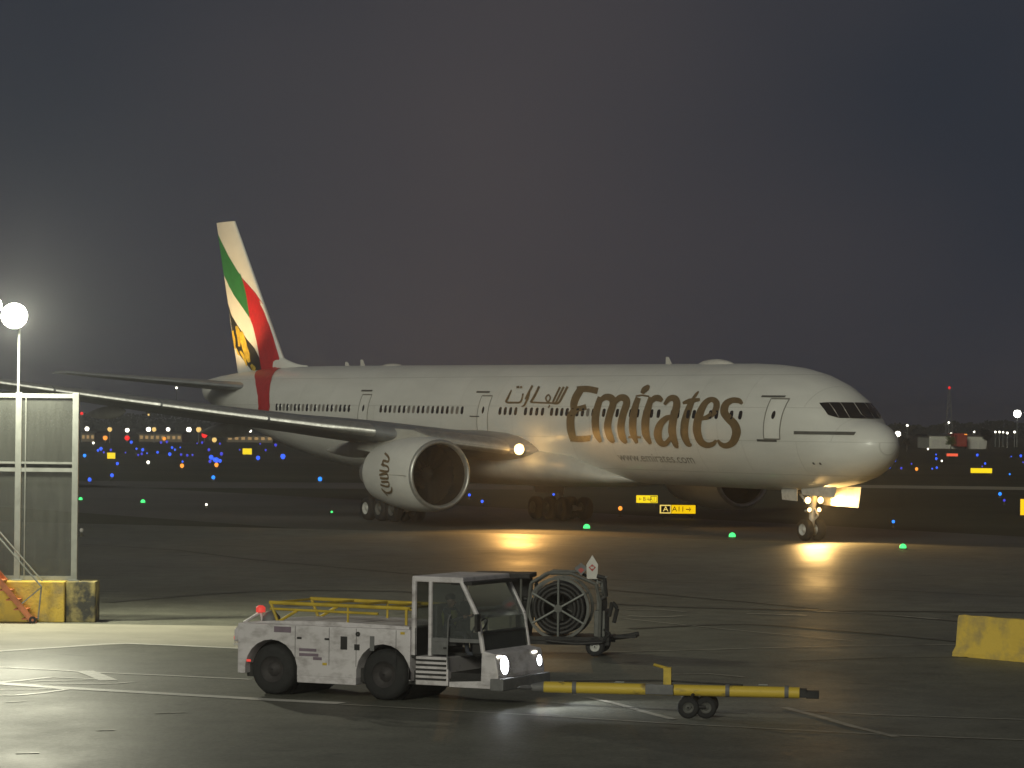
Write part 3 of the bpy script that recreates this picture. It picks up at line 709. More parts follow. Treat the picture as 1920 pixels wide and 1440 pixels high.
MB().tube((0, 0, .55), (.25, 0, 2.9), .14, .18, 14).tube((0, -.5, .54), (0, .5, .54), .08).build('strut', 'gearmetal', ng, smooth=40)
MB().tube((.1, 0, 1.5), (-1.6, 0, 2.75), .07, n=8).tube((.15, 0, .95), (.55, 0, 1.25), .05, n=8).tube((.55, 0, 1.25), (.2, 0, 1.6), .05, n=8).build('torque_link', 'gearmetal', ng, smooth=40)
for y in (-.36, .36): wheel(ng, (0, y, .54), .54, .36, 'rim')
MB().prism([(.1, 2.22), (2.6, 2.14), (2.8, 2.66), (.0, 2.62)], -.645, -.60).build('gear_door', 'gearmetal', ng)
MB().prism([(.1, 1.72), (2.9, 1.66), (3.1, 2.66), (.0, 2.62)], .60, .645).build('gear_door', 'gearmetal', ng)
for y in (-.62, .62): MB().prism([(-1.5, 1.95), (-.3, 1.9), (-.3, 2.6), (-1.6, 2.6)], y*1.02-.02, y*1.02+.02).build('gear_door', 'gearmetal', ng)
MB().box((.02, -.5, 1.86), (.12, .5, 1.96)).box((.02, -.42, 1.42), (.12, .42, 1.50)).build('light_bracket', 'gearmetal', ng)
for y, z, rr_ in ((-.40, 1.96, .17), (.36, 1.96, .17), (-.30, 1.50, .11), (.28, 1.50, .11)):
    d_ = (1, -.22, 0)
    h = MB().lathe([(0, .03), (.1, rr_*.9), (.16, rr_)], (.14, y, z), d_, 16).build('taxi_light', 'gearmetal', ng, smooth=40)
    MB().lathe([(.155, rr_*.95), (.175, rr_*.6), (.18, .005)], (.14, y, z), d_, 16).build('lens', 'e_land', h, smooth=40)
for y in (-.4, .36): lamp('taxi_lamp', 'SPOT', (.46, y-.05, 1.96), 1900, (1, .60, .20), ng, .12, aim=(1, -.12, -.20), spot=92, blend=.8)
lamp('gear_door_fill', 'POINT', (.75, -.1, 2.05), 26, (1, .55, .14), ng, .12)  # added fill for the gold glow on the doors, not a fitted lamp
# landing light housings in both wing roots
for side in (1, -1):
    p = L(26.52, side*3.85, sh(26.5, 4.16))
    h = MB().lathe([(-.25, .05), (-.1, .26), (0, .30)], p, (1, -side*.12, 0), 20).build('landing_light', 'gearmetal', wings[side], smooth=40)
    MB().lathe([(-.01, .285), (.06, .2), (.08, .005)], p, (1, -side*.12, 0), 20).build('lens', 'e_land', h, smooth=40)
    lamp('landing_lamp', 'SPOT', (p[0]+.35, p[1]-side*.1, p[2]), (5000 if side == 1 else 900), (1, .52, .14), wings[side], .2, aim=(1, -side*.5, -.24), spot=92, blend=.9)
    lamp('wing_root_fill', 'POINT', (p[0]+.5, p[1]-side*.35, p[2]-.05), 32, (1, .56, .16), wings[side], .2)  # added point light to warm the fuselage round the landing light
    # logo lights on the tailplane, shining on the fin
    lamp('logo_lamp', 'SPOT', L(66.5, side*6.5, sh(66, 8.2)), 4200, (1, .68, .30), plane, .15, aim=(0, side*6.5, 5.2), spot=75, blend=.7)

M['tugglass'] = None
gm = bpy.data.materials.new('cab glass'); gm.use_nodes = True; b_ = gm.node_tree.nodes['Principled BSDF']
b_.inputs['Transmission Weight'].default_value = .88; b_.inputs['Roughness'].default_value = .05; b_.inputs['IOR'].default_value = 1.05; b_.inputs['Base Color'].default_value = (.42, .45, .44, 1)
tx = gm.node_tree.nodes.new('ShaderNodeTexNoise'); tx.inputs['Scale'].default_value = 6; mr = gm.node_tree.nodes.new('ShaderNodeMapRange'); mr.inputs['To Min'].default_value = .03; mr.inputs['To Max'].default_value = .12
gm.node_tree.links.new(tx.outputs[0], mr.inputs[0]); gm.node_tree.links.new(mr.outputs[0], b_.inputs['Roughness']); M['tugglass'] = gm
# ------------------------------------------------------------------ tow tractor
TH2 = -radians(25.5)
tp = gp(717, 1315); tug = empty('tow_tractor', (tp.x, tp.y, .02), TH2)
# local: x forward, y left (far side), z up; near side is y = 0, far side y = 2.3; front axle at x = 0
tag(tug, 'white aircraft tow tractor with cab and yellow rail frame, headlights on', 'tractor')
W = 2.3
wr = .52
def archbody(x0, x1, z0, z1, arch, y0, y1, name, m):
    """side plate profile with wheel arches cut along its lower edge"""
    poly = [(x0, z1), (x0, z0)]
    for cx, r in arch:
        k = sqrt(max(0, r*r-(z0-wr)**2)); t0 = pi-atan2(z0-wr, k); t1 = atan2(z0-wr, k)
        for i in range(13):
            t = t0+(t1-t0)*i/12; poly.append((cx+r*cos(t), wr+r*sin(t)))
    poly += [(x1, z0), (x1, z1)]
    return MB().prism(poly, y0, y1).build(name, m, tug, smooth=30, bevel=.022)
RX = -2.62                                             # rear axle
body = archbody(-3.42, .62, .42, 1.46, [(RX, .62), (0, .62)], .0, W, 'body', 'tugwhite')
MB().box((-2.0, -.004, .28), (-.62, W+.004, .425)).build('skirt', 'tugwhite', tug, bevel=.02)
MB().box((-3.3, .2, .34), (2.2, W-.2, .62)).build('chassis', 'tugdark', tug)
MB().prism([(-3.42, 1.46), (-3.42, 1.1), (-3.56, 1.05), (-3.56, 1.30)], .1, W-.1).build('rear_panel', 'tugwhite', tug)
hood = MB().prism([(-3.3, 1.46), (.55, 1.46), (.55, 1.52), (-1.2, 1.56), (-2.6, 1.53), (-3.3, 1.47)], .08, W-.08).build('deck', 'tugwhite', tug, bevel=.01)
for x in (RX, 0):
    for y in (.22, W-.22):
        wheel(tug, (x, y, wr), wr, .36, 'tuggrey2')
# dark wheel wells
for x in (RX, 0): MB().lathe([(0, .60), (1.7, .60), (1.7, .02)], (x, .3, wr), (0, 1, 0), 20).build('wheel_well', 'tugdark', tug)
# panel details on the near side
for x0, x1, z0, z1, m in ((-.98, -.83, 1.0, 1.27, 'tugdark'), (-.66, -.54, 1.0, 1.12, 'tugdark'), (-.30, -.20, 1.0, 1.30, 'tuggrey'), (-2.55, -2.15, 1.30, 1.42, 'print'), (-1.95, -1.55, .93, .99, 'print'), (-1.95, -1.50, .83, .89, 'print'), (-1.62, -1.42, .76, .82, 'print')):
    MB().box((x0, -.012, z0), (x1, .002, z1)).build('panel' if m != 'print' else 'decal', m, tug)
MB().lathe([(0, .01), (0, .05), (.02, .05)], (-.58, -.02, 1.33), (0, 1, 0), 12).build('filler_cap', 'tugdark', tug)
# cab
CX0, CX1, CT = .62, 2.30, 2.56
cab = MB()
cab.box((CX0, .05, 2.44), (1.78, W-.05, CT))
cabo = cab.build('cab_roof', 'tugwhite', tug, bevel=.03)
def pillar(p, q, t=.055): MB().tube(p, q, t, n=8).build('pillar', 'tugwhite', tug, smooth=40)
for y in (.08, W-.08):
    pillar((CX0+.05, y, .95), (CX0+.05, y, 2.46)); pillar((CX0+.42, y, .95), (CX0+.42, y, 2.46), .045)
    pillar((1.74, y, 2.46), (2.12, y, 1.75), .05); pillar((2.12, y, 1.75), (2.24, y, 1.05), .05)
MB().box((CX0+.005, .05, .9), (CX0+.10, W-.05, 1.5)).build('cab_back', 'tugdark', tug)
MB().box((CX0+.1, .06, .35), (1.46, W-.06, .93)).build('cab_base', 'tugwhite', tug, bevel=.02)
for i in range(5):
    MB().box((CX0+.12, .02, .46+.095*i), (1.42, .062, .495+.095*i)).build('louvre', 'tuggrey' if i % 2 == 9 else 'tugdark', tug)
MB().box((1.46, .12, .42), (2.16, W-.12, .50)).build('step', 'tugdark', tug)
MB().box((CX0+.12, .6, .93), (2.1, W-.15, .99)).build('cab_floor', 'tugdark', tug)
MB().prism([(1.50, .34), (2.52, .34), (2.52, .50), (1.50, .44)], .04, .30).build('sill', 'tugwhite', tug)
MB().box((1.50, .06, 2.40), (1.98, W-.06, 2.47)).build('visor', 'tugdark', tug, bevel=.015)
MB().add([(CX0+.48, .07, 2.42), (1.74, .07, 2.42), (2.10, .07, 1.74), (2.18, .07, 1.30), (CX0+.48, .07, 1.30)], [(0, 1, 2, 3, 4)]).build('side_window', 'tugglass', tug)
MB().add([(CX0+.48, W-.07, 2.42), (1.74, W-.07, 2.42), (2.10, W-.07, 1.74), (2.18, W-.07, 1.30), (CX0+.48, W-.07, 1.30)], [(0, 1, 2, 3, 4)]).build('side_window', 'tugglass', tug)
MB().box((CX0+.06, .1, 1.5), (CX0+.085, W-.1, 2.44)).build('rear_window', 'tugglass', tug)
MB().box((CX0+.46, .055, 1.24), (2.2, .085, 1.32)).box((CX0+.46, .06, .98), (1.42, .085, 1.24)).build('door_panel', 'tuggrey', tug, bevel=.008)
MB().box((CX0+.46, W-.085, .5), (2.2, W-.055, 1.32)).build('door_panel', 'tugdark', tug)
MB().box((1.36, .03, 1.10), (1.46, .055, 1.14)).build('door_handle', 'tugdark', tug)
MB().path([(1.48, .02, .70), (1.48, -.03, 1.0), (1.50, -.03, 1.7), (1.52, .03, 1.8)], .016).build('grab_handle', 'tuggrey', tug)
for x in (-3.2, -1.4, .4): MB().box((x, -.010, .66 if x != .4 else 1.36), (x+.10, -.002, .71 if x != .4 else 1.41)).build('reflector', 'e_tail' if x < -3 else 'yellow', tug)
for x in (-2.05, -1.25, -.62, .3): MB().box((x-.004, -.006, .66), (x+.004, .001, 1.44)).build('panel_joint', 'tugdark', tug)
MB().box((-2.0, -.02, 1.18), (-1.9, .0, 1.22)).box((-1.35, -.02, 1.18), (-1.25, .0, 1.22)).build('latch', 'tugdark', tug)
# seats, wheel
for y in (.55, 1.55):
    MB().box((1.0, y-.24, 1.15), (1.5, y+.24, 1.32)).build('seat', 'tuggrey', tug, bevel=.03)
    MB().box((.92, y-.24, 1.3), (1.06, y+.24, 1.98)).build('seat_back', 'tuggrey', tug, bevel=.04)
MB().lathe([(-.02, .20), (0, .22), (.02, .20), (0, .18)], (1.88, .6, 1.55), (-.8, 0, .6), 18, closed=True).build('steering_wheel', 'tugdark', tug, smooth=40)
MB().box((1.95, .15, 1.0), (2.2, W-.15, 1.45)).build('dashboard', 'tugdark', tug, bevel=.03)
# front
fr = MB().prism([(2.20, .36), (2.58, .36), (2.60, .62), (2.52, 1.04), (2.22, 1.10)], .04, W-.04).build('front_panel', 'tugwhite', tug, bevel=.03)
MB().prism([(2.42, .30), (2.72, .30), (2.72, .55), (2.42, .55)], .02, W-.02).build('bumper', 'tuggrey', tug, bevel=.03)
MB().add([(1.78, .12, 2.42), (2.14, .12, 1.74), (2.14, W-.12, 1.74), (1.78, W-.12, 2.42)], [(0, 1, 2, 3)]).build('windscreen', 'tugglass', tug)
MB().add([(2.145, .12, 1.73), (2.25, .12, 1.10), (2.25, W-.12, 1.10), (2.145, W-.12, 1.73)], [(0, 1, 2, 3)]).build('windscreen', 'tugglass', tug)
for y, k_ in ((.34, .20), (W-.30, .12)):
    h = MB().lathe([(0, .04), (.02, k_*.93), (.06, k_)], (2.54, y, .80), (1, 0, .1), 18).build('headlight', 'tuggrey', tug, smooth=40)
    MB().lathe([(.055, k_*.9), (.075, k_*.5), (.08, .004)], (2.54, y, .80), (1, 0, .1), 18).build('lens', 'e_head', h, smooth=40)
    lamp('head_lamp', 'SPOT', (2.75, y, .80), 260 if y < 1 else 160, (.93, .97, 1), tug, .08, aim=(1, -.12, -.10), spot=100, blend=.7)
    for dz in (.16,): MB().box((2.52, y-.24, .80+dz), (2.56, y-.04, .84+dz)).build('side_lamp', 'e_white', tug)
MB().path([(2.2, -.02, 1.65), (2.3, -.22, 1.7)], .02).box((2.24, -.34, 1.5), (2.30, -.18, 1.85)).build('mirror', 'tugdark', tug)
# yellow rail frame over the deck
yf = MB()
for y in (.15, 1.9):
    yf.path([(-2.75, y, 1.90), (.50, y, 1.88)], .04).path([(-2.73, y, 1.77), (-.2, y, 1.75)], .028).path([(-2.73, y, 1.90), (-2.55, y, 1.50), (-2.1, y, 1.75)], .032).path([(.45, y, 1.88), (.45, y, 1.54)], .03).path([(-.9, y, 1.88), (-.9, y, 1.55)], .025)
for x in (-2.75, -1.7, -.9, -.1, .5): yf.path([(x, .15, 1.89), (x, 1.9, 1.89)], .025)
yf.build('rail_frame', 'yellow', tug, smooth=40)
MB().path([(-3.45, .3, 1.45), (-3.05, .3, 1.68), (-3.0, .3, 1.5)], .03).build('beacon_arm', 'tugwhite', tug)
MB().lathe([(0, .10), (.10, .10), (.14, .05), (.145, .005)], (-3.05, .3, 1.68), (0, 0, 1), 14).build('beacon', 'e_tail', tug, smooth=40)
MB().lathe([(0, .2), (.12, .19), (.22, .1), (.24, .01)], (-2.85, .4, 1.47), (0, 0, 1), 14).build('spot_lamp', 'tuggrey', tug, smooth=40)
for y in (.25, W-.25): MB().box((-3.60, y-.1, 1.10), (-3.555, y+.1, 1.17)).build('tail_light', 'e_tail', tug)
for y in (.12, W-.3): MB().box((-3.59, y, .98), (-3.45, y+.25, 1.03)).build('rear_reflector', 'signwhite', tug)

# ------------------------------------------------------------------ the driver in the cab
M['cloth'] = mat('dark work clothes', (.05, .055, .07), .9, var=.3, scale=8)
M['skinp'] = mat('skin', (.32, .20, .14), .6, var=.15, scale=9)
M['hair'] = mat('dark hair', (.02, .016, .013), .7, var=.3, scale=12)
def person(loc, rz):
    J = {'pel': (0, 0, .10), 'sp': (.01, 0, .32), 'ch': (.0, 0, .50), 'nk': (.02, 0, .63), 'hd': (.035, 0, .72), 'ht': (.03, 0, .84),
         'sl': (0, .19, .56), 'el': (.16, .24, .34), 'wl': (.40, .15, .44), 'hl': (.47, .12, .46), 'sr': (0, -.19, .56), 'er': (.16, -.24, .34), 'wr': (.40, -.15, .44), 'hr': (.47, -.12, .46),
         'pl': (.05, .10, .08), 'kl': (.44, .13, .10), 'al': (.50, .13, -.28), 'tl': (.64, .13, -.32), 'pr': (.05, -.10, .08), 'kr': (.44, -.13, .10), 'ar': (.50, -.13, -.28), 'tr': (.64, -.13, -.32)}
    E_ = ['pel-sp', 'sp-ch', 'ch-nk', 'nk-hd', 'hd-ht', 'ch-sl', 'sl-el', 'el-wl', 'wl-hl', 'ch-sr', 'sr-er', 'er-wr', 'wr-hr', 'pel-pl', 'pl-kl', 'kl-al', 'al-tl', 'pel-pr', 'pr-kr', 'kr-ar', 'ar-tr']
    R_ = {'pel': .15, 'sp': .14, 'ch': .15, 'nk': .055, 'hd': .095, 'ht': .08, 'sl': .075, 'sr': .075, 'el': .05, 'er': .05, 'wl': .035, 'wr': .035, 'hl': .04, 'hr': .04, 'pl': .095, 'pr': .095, 'kl': .07, 'kr': .07, 'al': .045, 'ar': .045, 'tl': .04, 'tr': .04}
    K = list(J); me = bpy.data.meshes.new('body'); me.from_pydata([J[k] for k in K], [tuple(K.index(q) for q in e.split('-')) for e in E_], [])
    e = empty('person', loc, rz); o = bpy.data.objects.new('body', me); C.objects.link(o)
    sk = o.modifiers.new('skin', 'SKIN')
    if not me.skin_vertices: me.attributes.new('skin', 'FLOAT', 'POINT')
    bm = bmesh.new(); bm.from_mesh(me); ly = bm.verts.layers.skin.verify()
    for v, k in zip(bm.verts, K): v[ly].radius = (R_[k], R_[k]); v[ly].use_root = (k == 'pel')
    bm.to_mesh(me); bm.free()
    o.modifiers.new('sub', 'SUBSURF').levels = 2
    dg = bpy.context.evaluated_depsgraph_get(); m2 = bpy.data.meshes.new_from_object(o.evaluated_get(dg)); bpy.data.objects.remove(o)
    m2.materials.clear(); m2.materials.append(M['cloth']); m2.materials.append(M['skinp'])
    for p in m2.polygons:
        if p.center.z > .62 or (p.center.x > .41 and p.center.z > .35): p.material_index = 1
    m2.shade_smooth(); b = bpy.data.objects.new('body', m2); C.objects.link(b); b.parent = e
    MB().lathe([(0, .13), (.10, .150), (.24, .165), (.32, .13)], (.0, 0, .24), (0, 0, 1), 20).build('vest', 'hivis', e, smooth=60)
    mb = MB(); mb.lathe([(-.02, .105), (.04, .108), (.09, .08), (.115, .003)], (.02, 0, .79), (-.15, 0, 1), 18); mb.build('hair', 'hair', e, smooth=60)
    mb = MB(); mb.tube((.125, 0, .745), (.15, 0, .715), .012, .018, 8).build('nose', 'skinp', b)
    for y in (-.035, .035): MB().sphere((.118, y, .765), .012).build('eye', 'signblack', b)
    for y in (-.098, .098): MB().sphere((.03, y, .745), .022).build('ear', 'skinp', b)
    MB().box((.118, -.025, .685), (.128, .025, .693)).build('mouth', 'signred', b)
    for y in (-.12, .12):
        for k in range(4): MB().path([(.49, y-.03+.02*k, .475), (.525, y-.03+.02*k, .465), (.535, y-.03+.02*k, .44)], .009, n=6).build('finger', 'skinp', b)
        MB().path([(.46, y-.04*(1 if y > 0 else -1), .46), (.49, y-.055*(1 if y > 0 else -1), .455)], .010, n=6).build('thumb', 'skinp', b)
    return tag(e, 'person in dark clothes and lime vest driving the tow tractor', 'person')
pp = Matrix.Translation((tp.x, tp.y, .02)) @ Matrix.Rotation(TH2, 4, 'Z') @ Vector((1.22, .55, 1.30))
person(pp, TH2)
# ------------------------------------------------------------------ tow bar
bw = gp(1305, 1347)
bar0 = empty('tow_bar', (bw.x, bw.y, .02), -radians(6))
tag(bar0, 'yellow tow bar with small black wheels ahead of the tow tractor', 'tow bar')
MB().tube((-3.0, .2, .52), (2.0, .2, .50), .11, n=18).build('tube', 'yellow2b', bar0, smooth=40)
for x in (-2.4, .6, 1.75): MB().tube((x-.04, .2, .515), (x+.04, .2, .515), .125, n=18).build('collar', 'tuggrey', bar0, smooth=40)
for x in (-1.6, 1.2): MB().tube((x, .2, .64), (x+.18, .2, .64), .02, n=8).build('pin', 'steel', bar0)
MB().tube((-3.25, .2, .50), (-2.98, .2, .52), .07, .11, n=12).lathe([(-.04, .10), (.0, .17), (.04, .10), (0, .07)], (-3.36, .2, .50), (0, 0, 1), 16, closed=True).build('eye', 'tuggrey', bar0, smooth=40)
MB().box((2.0, .04, .42), (2.14, .36, .58)).box((2.13, .04, .40), (2.38, .11, .54)).box((2.13, .29, .40), (2.38, .36, .54)).build('head_clevis', 'tugdark', bar0, bevel=.01)
MB().box((-.65, .10, .60), (-.50, .30, .95)).path([(-.58, .2, .93), (-.85, .2, 1.0)], .03).build('pump_lever', 'yellow', bar0)
MB().box((-1.0, .05, .42), (-.45, .35, .62)).build('clamp', 'tuggrey', bar0, bevel=.02)
MB().path([(-.05, .2, .48), (-.15, -.25, .22), (.2, -.25, .22)], .035).path([(-.05, .2, .48), (-.15, .65, .22)], .035).build('axle_frame', 'tugdark', bar0)
for x, y in ((-.14, -.25), (.20, -.18), (-.14, .65), (.20, .65)): wheel(bar0, (x, y, .21), .21, .13, 'rimdark')
MB().path([(-2.6, .2, .64), (-.7, .3, .68), (.9, .2, .63)], .018).build('air_hose', 'hose', bar0)

# ------------------------------------------------------------------ hose reel cart
hp = gp(1115, 1232)
cart = empty('hose_cart', (hp.x, hp.y, .02), -radians(8))
tag(cart, 'grey fuelling hose reel cart parked behind the tow tractor', 'cart')
MB().box((-3.0, .0, .36), (.35, 1.5, .46)).box((-3.0, .05, .26), (.35, .15, .37)).box((-3.0, 1.35, .26), (.35, 1.45, .37)).build('chassis', 'tugdark', cart, bevel=.01)
for x in (0, -2.5):
    for y in (.05, 1.45): wheel(cart, (x, y, .23), .23, .15, 'rim')
    MB().tube((x, .0, .23), (x, 1.5, .23), .04, n=8).build('axle', 'tugdark', cart)
RC = (-.92, 0, 1.14)
def ring(y, name, m, r0=.70, r1=.77, t=.05):
    return MB().lathe([(-t/2, r0), (-t/2, r1), (t/2, r1), (t/2, r0)], (RC[0], y, RC[2]), (0, 1, 0), 40, closed=True).build(name, m, cart, smooth=40)
for y in (.12, 1.05):
    ring(y, 'reel_rim', 'cartgrey')
    for i in range(6):
        q = pi/2+i*pi/3
        MB().tube((RC[0]+.08*cos(q), y-.03, RC[2]+.08*sin(q)), (RC[0]+.74*cos(q), y-.03, RC[2]+.74*sin(q)), .028, n=8).build('spoke', 'steel' if y < .5 else 'cartgrey', cart)
MB().tube((RC[0], .05, RC[2]), (RC[0], 1.15, RC[2]), .10, n=14).build('hub', 'cartgrey', cart, smooth=40)
hz = MB()
for rr_ in (.40, .50, .60):
    for i in range(8): hz.lathe([(-.05*cos(q), rr_+.05*sin(q)) for q in [2*pi*j/8 for j in range(8)]], (RC[0], .20+.11*i, RC[2]), (0, 1, 0), 28, closed=True)
hz.build('hose', 'hose', cart, smooth=60)
MB().lathe([(0, .36), (.92, .36)], (RC[0], .16, RC[2]), (0, 1, 0), 28).lathe([(.9, .02), (.9, .66)], (RC[0], .16, RC[2]), (0, 1, 0), 28).build('drum', 'tugdark', cart)
for y in (.1, 1.2): MB().path([(-1.75, y, .45), (-1.6, y, 1.75), (-1.2, y, 2.0), (-.6, y, 2.0), (.0, y, 1.75), (.12, y, 1.3), (.1, y, .45)], .04).build('frame', 'cartgrey', cart, smooth=40)
MB().box((-3.1, .05, 1.86), (-1.62, 1.35, 1.97)).box((-3.1, .05, 1.6), (-3.04, 1.35, 1.86)).build('canopy', 'tugdark', cart, bevel=.02)
MB().box((-3.0, 1.1, .46), (-1.7, 1.2, 1.86)).build('back_panel', 'tugdark', cart)
for z in (.75, 1.05, 1.35): MB().tube((-1.72, .35, z), (-1.98, .35, z), .06, n=10).build('pipe_stub', 'hose', cart)
MB().path([(.1, .3, .7), (.35, .12, .55), (.2, -.1, .35), (-.4, -.12, .30), (-1.2, -.08, .36)], .035).build('loose_hose', 'hose', cart, smooth=60)
for x in (-2.95, -1.85):
    for y in (.15, 1.25): MB().tube((x, y, .45), (x, y, 1.85), .03, n=8).build('post', 'cartgrey', cart)
MB().box((-2.7, .3, .46), (-2.05, 1.1, 1.45)).build('pump_box', 'cartgrey', cart, bevel=.03)
MB().box((-2.62, .28, 1.0), (-2.15, .302, 1.38)).build('control_panel', 'signwhite', cart)
MB().tube((-2.45, .1, .46), (-2.45, .1, 1.2), .07, n=10).build('bollard_post', 'hivis', cart, smooth=40)
MB().lathe([(0, .2), (.55, .22), (.62, .12)], (-2.05, .45, .46), (0, 0, 1), 18).build('filter_vessel', 'cartgrey', cart, smooth=40)
MB().box((-.05, .2, .46), (.22, 1.2, 1.1)).box((.0, .3, 1.1), (.16, .9, 1.45)).build('valve_cabinet', 'cartgrey', cart, bevel=.02)
MB().path([(.02, .15, 1.95), (.20, .15, 1.90), (.25, .15, 1.45), (.1, .15, 1.35)], .05).build('hose_elbow', 'hose', cart, smooth=40)
MB().path([(.30, .4, .95), (.38, .4, 1.3), (.5, .4, 1.15), (.42, .4, .8)], .05).build('nozzle', 'tugdark', cart, smooth=40)
MB().path([(.3, .75, .40), (.75, .75, .46), (1.0, .75, .52)], .06).box((.35, .55, .42), (.95, .95, .48)).build('tow_hitch', 'tugdark', cart)
for x in (-.02, .10): MB().tube((x, .6, 1.35), (x, .6, 1.95), .02, n=6).build('sign_post', 'steel', cart)
for i in range(4): MB().box((-.02, .58, 1.5+.13*i), (.22, .62, 1.54+.13*i)).build('ladder_rung', 'cartgrey', cart)
# two warning signs
def sign_plate(x, y, z, r, m):
    s = MB().prism([(x, z+r*1.25), (x-r*.55, z+r*.35), (x-r*.50, z-r), (x+r*.50, z-r), (x+r*.55, z+r*.35)], y, y+.02).build('warning_sign', m, cart)
    MB().prism([(x, z+.10), (x-.09, z+.02), (x, z-.08), (x+.09, z+.02)], y-.006, y-.001).build('warning_diamond', 'signred', s)
    MB().prism([(x-.05, z+.04), (x+.05, z+.04), (x+.03, z-.01), (x-.03, z-.01)], y-.011, y-.007).build('warning_mark', 'signwhite', s)
    return s
sign_plate(-.14, .5, 2.12, .26, 'signwhite')
s = MB().prism([(-.45, 2.24), (-.62, 2.10), (-.45, 1.92), (-.28, 2.10)], .8, .82).build('warning_sign', 'tuggrey', cart); MB().prism([(-.45, 2.12), (-.53, 2.06), (-.45, 1.98), (-.37, 2.06)], .794, .799).build('warning_diamond', 'signred', s)

# ------------------------------------------------------------------ yellow barrier on the right
b0, b1 = gp(1786, 1231), gp(1920, 1243); bd = (b1-b0); bz = atan2(bd.y, bd.x)
def barrier(name, m, prof, length, loc, rz, label, cat, chips=True):
    mb = MB(); n = 14; rr = []
    for i in range(n+1):
        x = length*i/n
        rr.append([(x, y+(random.uniform(-.012, .012)), max(0, z+random.uniform(-.012, .012)*(1 if z > .01 else 0))) for y, z in prof])
    o = mb.loft(rr).build(name, m, None, smooth=30); o.location = loc; o.rotation_euler = (0, 0, rz)
    return tag(o, label, cat)
JP = [(0, 0), (0, .10), (.10, .25), (.17, .92), (.20, 1.02), (.40, 1.02), (.43, .92), (.50, .25), (.60, .10), (.60, 0)]
barrier('traffic_barrier', 'yellow2', JP, 3.4, (b0.x, b0.y, .012), bz, 'scuffed yellow concrete barrier standing on the apron at the right edge', 'barrier')

# ------------------------------------------------------------------ concrete blocks, screen fence, lamp post, steps at the left
Y0 = 91.8
q0, q1, q2 = gp(-60, 1167), gp(121, 1168), gp(178, 1168)
BH = 1.13
def block(name, m, x0, x1, y, label):
    o = MB().box((x0, y, 0), (x1, y+1.0, BH)).build(name, m, None, bevel=.035); o.location.z = .012
    return tag(o, label, 'block')
block('concrete_block', 'yellow2', q0.x-1.5, q1.x-.01, q1.y, 'long yellow painted concrete block under the screen fence, behind the orange steps')
block('concrete_block', 'concrete', q1.x+.01, q2.x, q2.y, 'short concrete block of blackened yellow at the right end of the fence base')
fy = q1.y+.45; fz = BH+.014
FX = lambda px: pd(px, 900, fy).x
xp = [FX(-72), FX(34), FX(141)]; ftop = pd(90, 738, fy).z
fence = empty('screen_fence', (xp[1], fy, fz)); tag(fence, 'tall grey steel fence with see-through mesh panels on concrete blocks', 'fence')
fx = [x-xp[1] for x in xp]; FT = ftop-fz
for i, x in enumerate(fx): MB().box((x-.085, -.06, 0), (x+.085, .06, FT+.03)).box((x-.15, -.12, 0), (x+.15, .12, .03)).build('post', 'steel', fence, bevel=.01)
zm = pd(90, 868, fy).z-fz; zm2 = pd(90, 881, fy).z-fz
for a, b in zip(fx[:-1], fx[1:]):
    for z, h in ((FT-.06, .06), (zm, .03), (zm2, .055), (.07, .06)): MB().box((a+.088, -.035, z-h), (b-.088, .035, z+h)).build('rail', 'steel', fence)
    MB().box((a+.09, -.004, zm+.035), (b-.09, .004, FT-.125)).build('mesh_panel', 'screen', fence)
    MB().box((a+.09, -.004, .135), (b-.09, .004, zm2-.06)).build('mesh_panel', 'screen', fence)
    MB().tube((a+.20, -.02, 0), (a+.20, -.02, FT), .022, n=8).build('stay', 'steel', fence)
# lamp post
lp = pd(36, 594, fy+.25)
post = empty('lamp_post', (lp.x, fy+.25, fz)); tag(post, 'slender lamp post with blazing white floodlights above the screen fence', 'lamp post')
hgt = lp.z-fz
MB().tube((0, 0, 0), (0, 0, hgt-.1), .05, .035, 12).build('pole', 'tuggrey', post, smooth=40)
MB().tube((-.65, 0, hgt-.05), (.12, 0, hgt-.05), .03, n=8).tube((0, 0, hgt-.06), (0, -.9, hgt-.02), .03, n=8).tube((-.56, 0, hgt-.06), (-.56, -.9, hgt+.2), .03, n=8).build('crossarm', 'steel', post)
for x, z, r in ((0, hgt, .36), (-.56, hgt+.28, .22)):
    d = Vector((.18, -1, -.18)).normalized()
    h = MB().lathe([(-.30, .06), (-.22, r*.7), (0, r)], (x, -.9, z), d, 24).build('floodlight', 'tuggrey', post, smooth=40)
    MB().lathe([(-.01, r*.97), (.05, r*.7), (.07, .004)], (x, -.9, z), d, 24).build('lens', 'e_flood', h, smooth=40)
lamp('flood_lamp', 'POINT', (.1, -1.25, hgt-.05), 5600, (1, .98, .74), post, .25)
# orange steps
sp = gp(86, 1167)
steps = empty('orange_steps', (sp.x, sp.y-.35, .014)); tag(steps, 'orange metal steps with grey handrails at the left edge', 'steps')
SD = (-.86, .0, .93)     # climbs to the left
n = 7; rise = .26; run = .22
for i in range(n):
    MB().box((-.30-run*i-.26, -.45, .10+rise*i), (-.30-run*i+.10, .35, .14+rise*i)).build('tread', 'orange', steps, bevel=.008)
for y in (-.47, .37):
    MB().prism([(-.12, .03), (-.32, .03), (-.32-run*n, .03+rise*n), (-.12-run*n, .03+rise*n)], y-.02, y+.02).build('stringer', 'orange', steps)
    MB().path([(-.02, y, 1.02), (-run*n+.05, y, .95+rise*n-.1)], .024).path([(-.10, y, .12), (-.02, y, 1.02)], .022).path([(-.05, y, .98), (-.55, y, .55)], .018).path([(-run*n+.05, y, rise*n), (-run*n+.05, y, .85+rise*n)], .022).build('handrail', 'steel', steps)
MB().box((-3.2, -.5, rise*n), (-run*n-.3, .4, rise*n+.06)).build('platform', 'orange', steps)
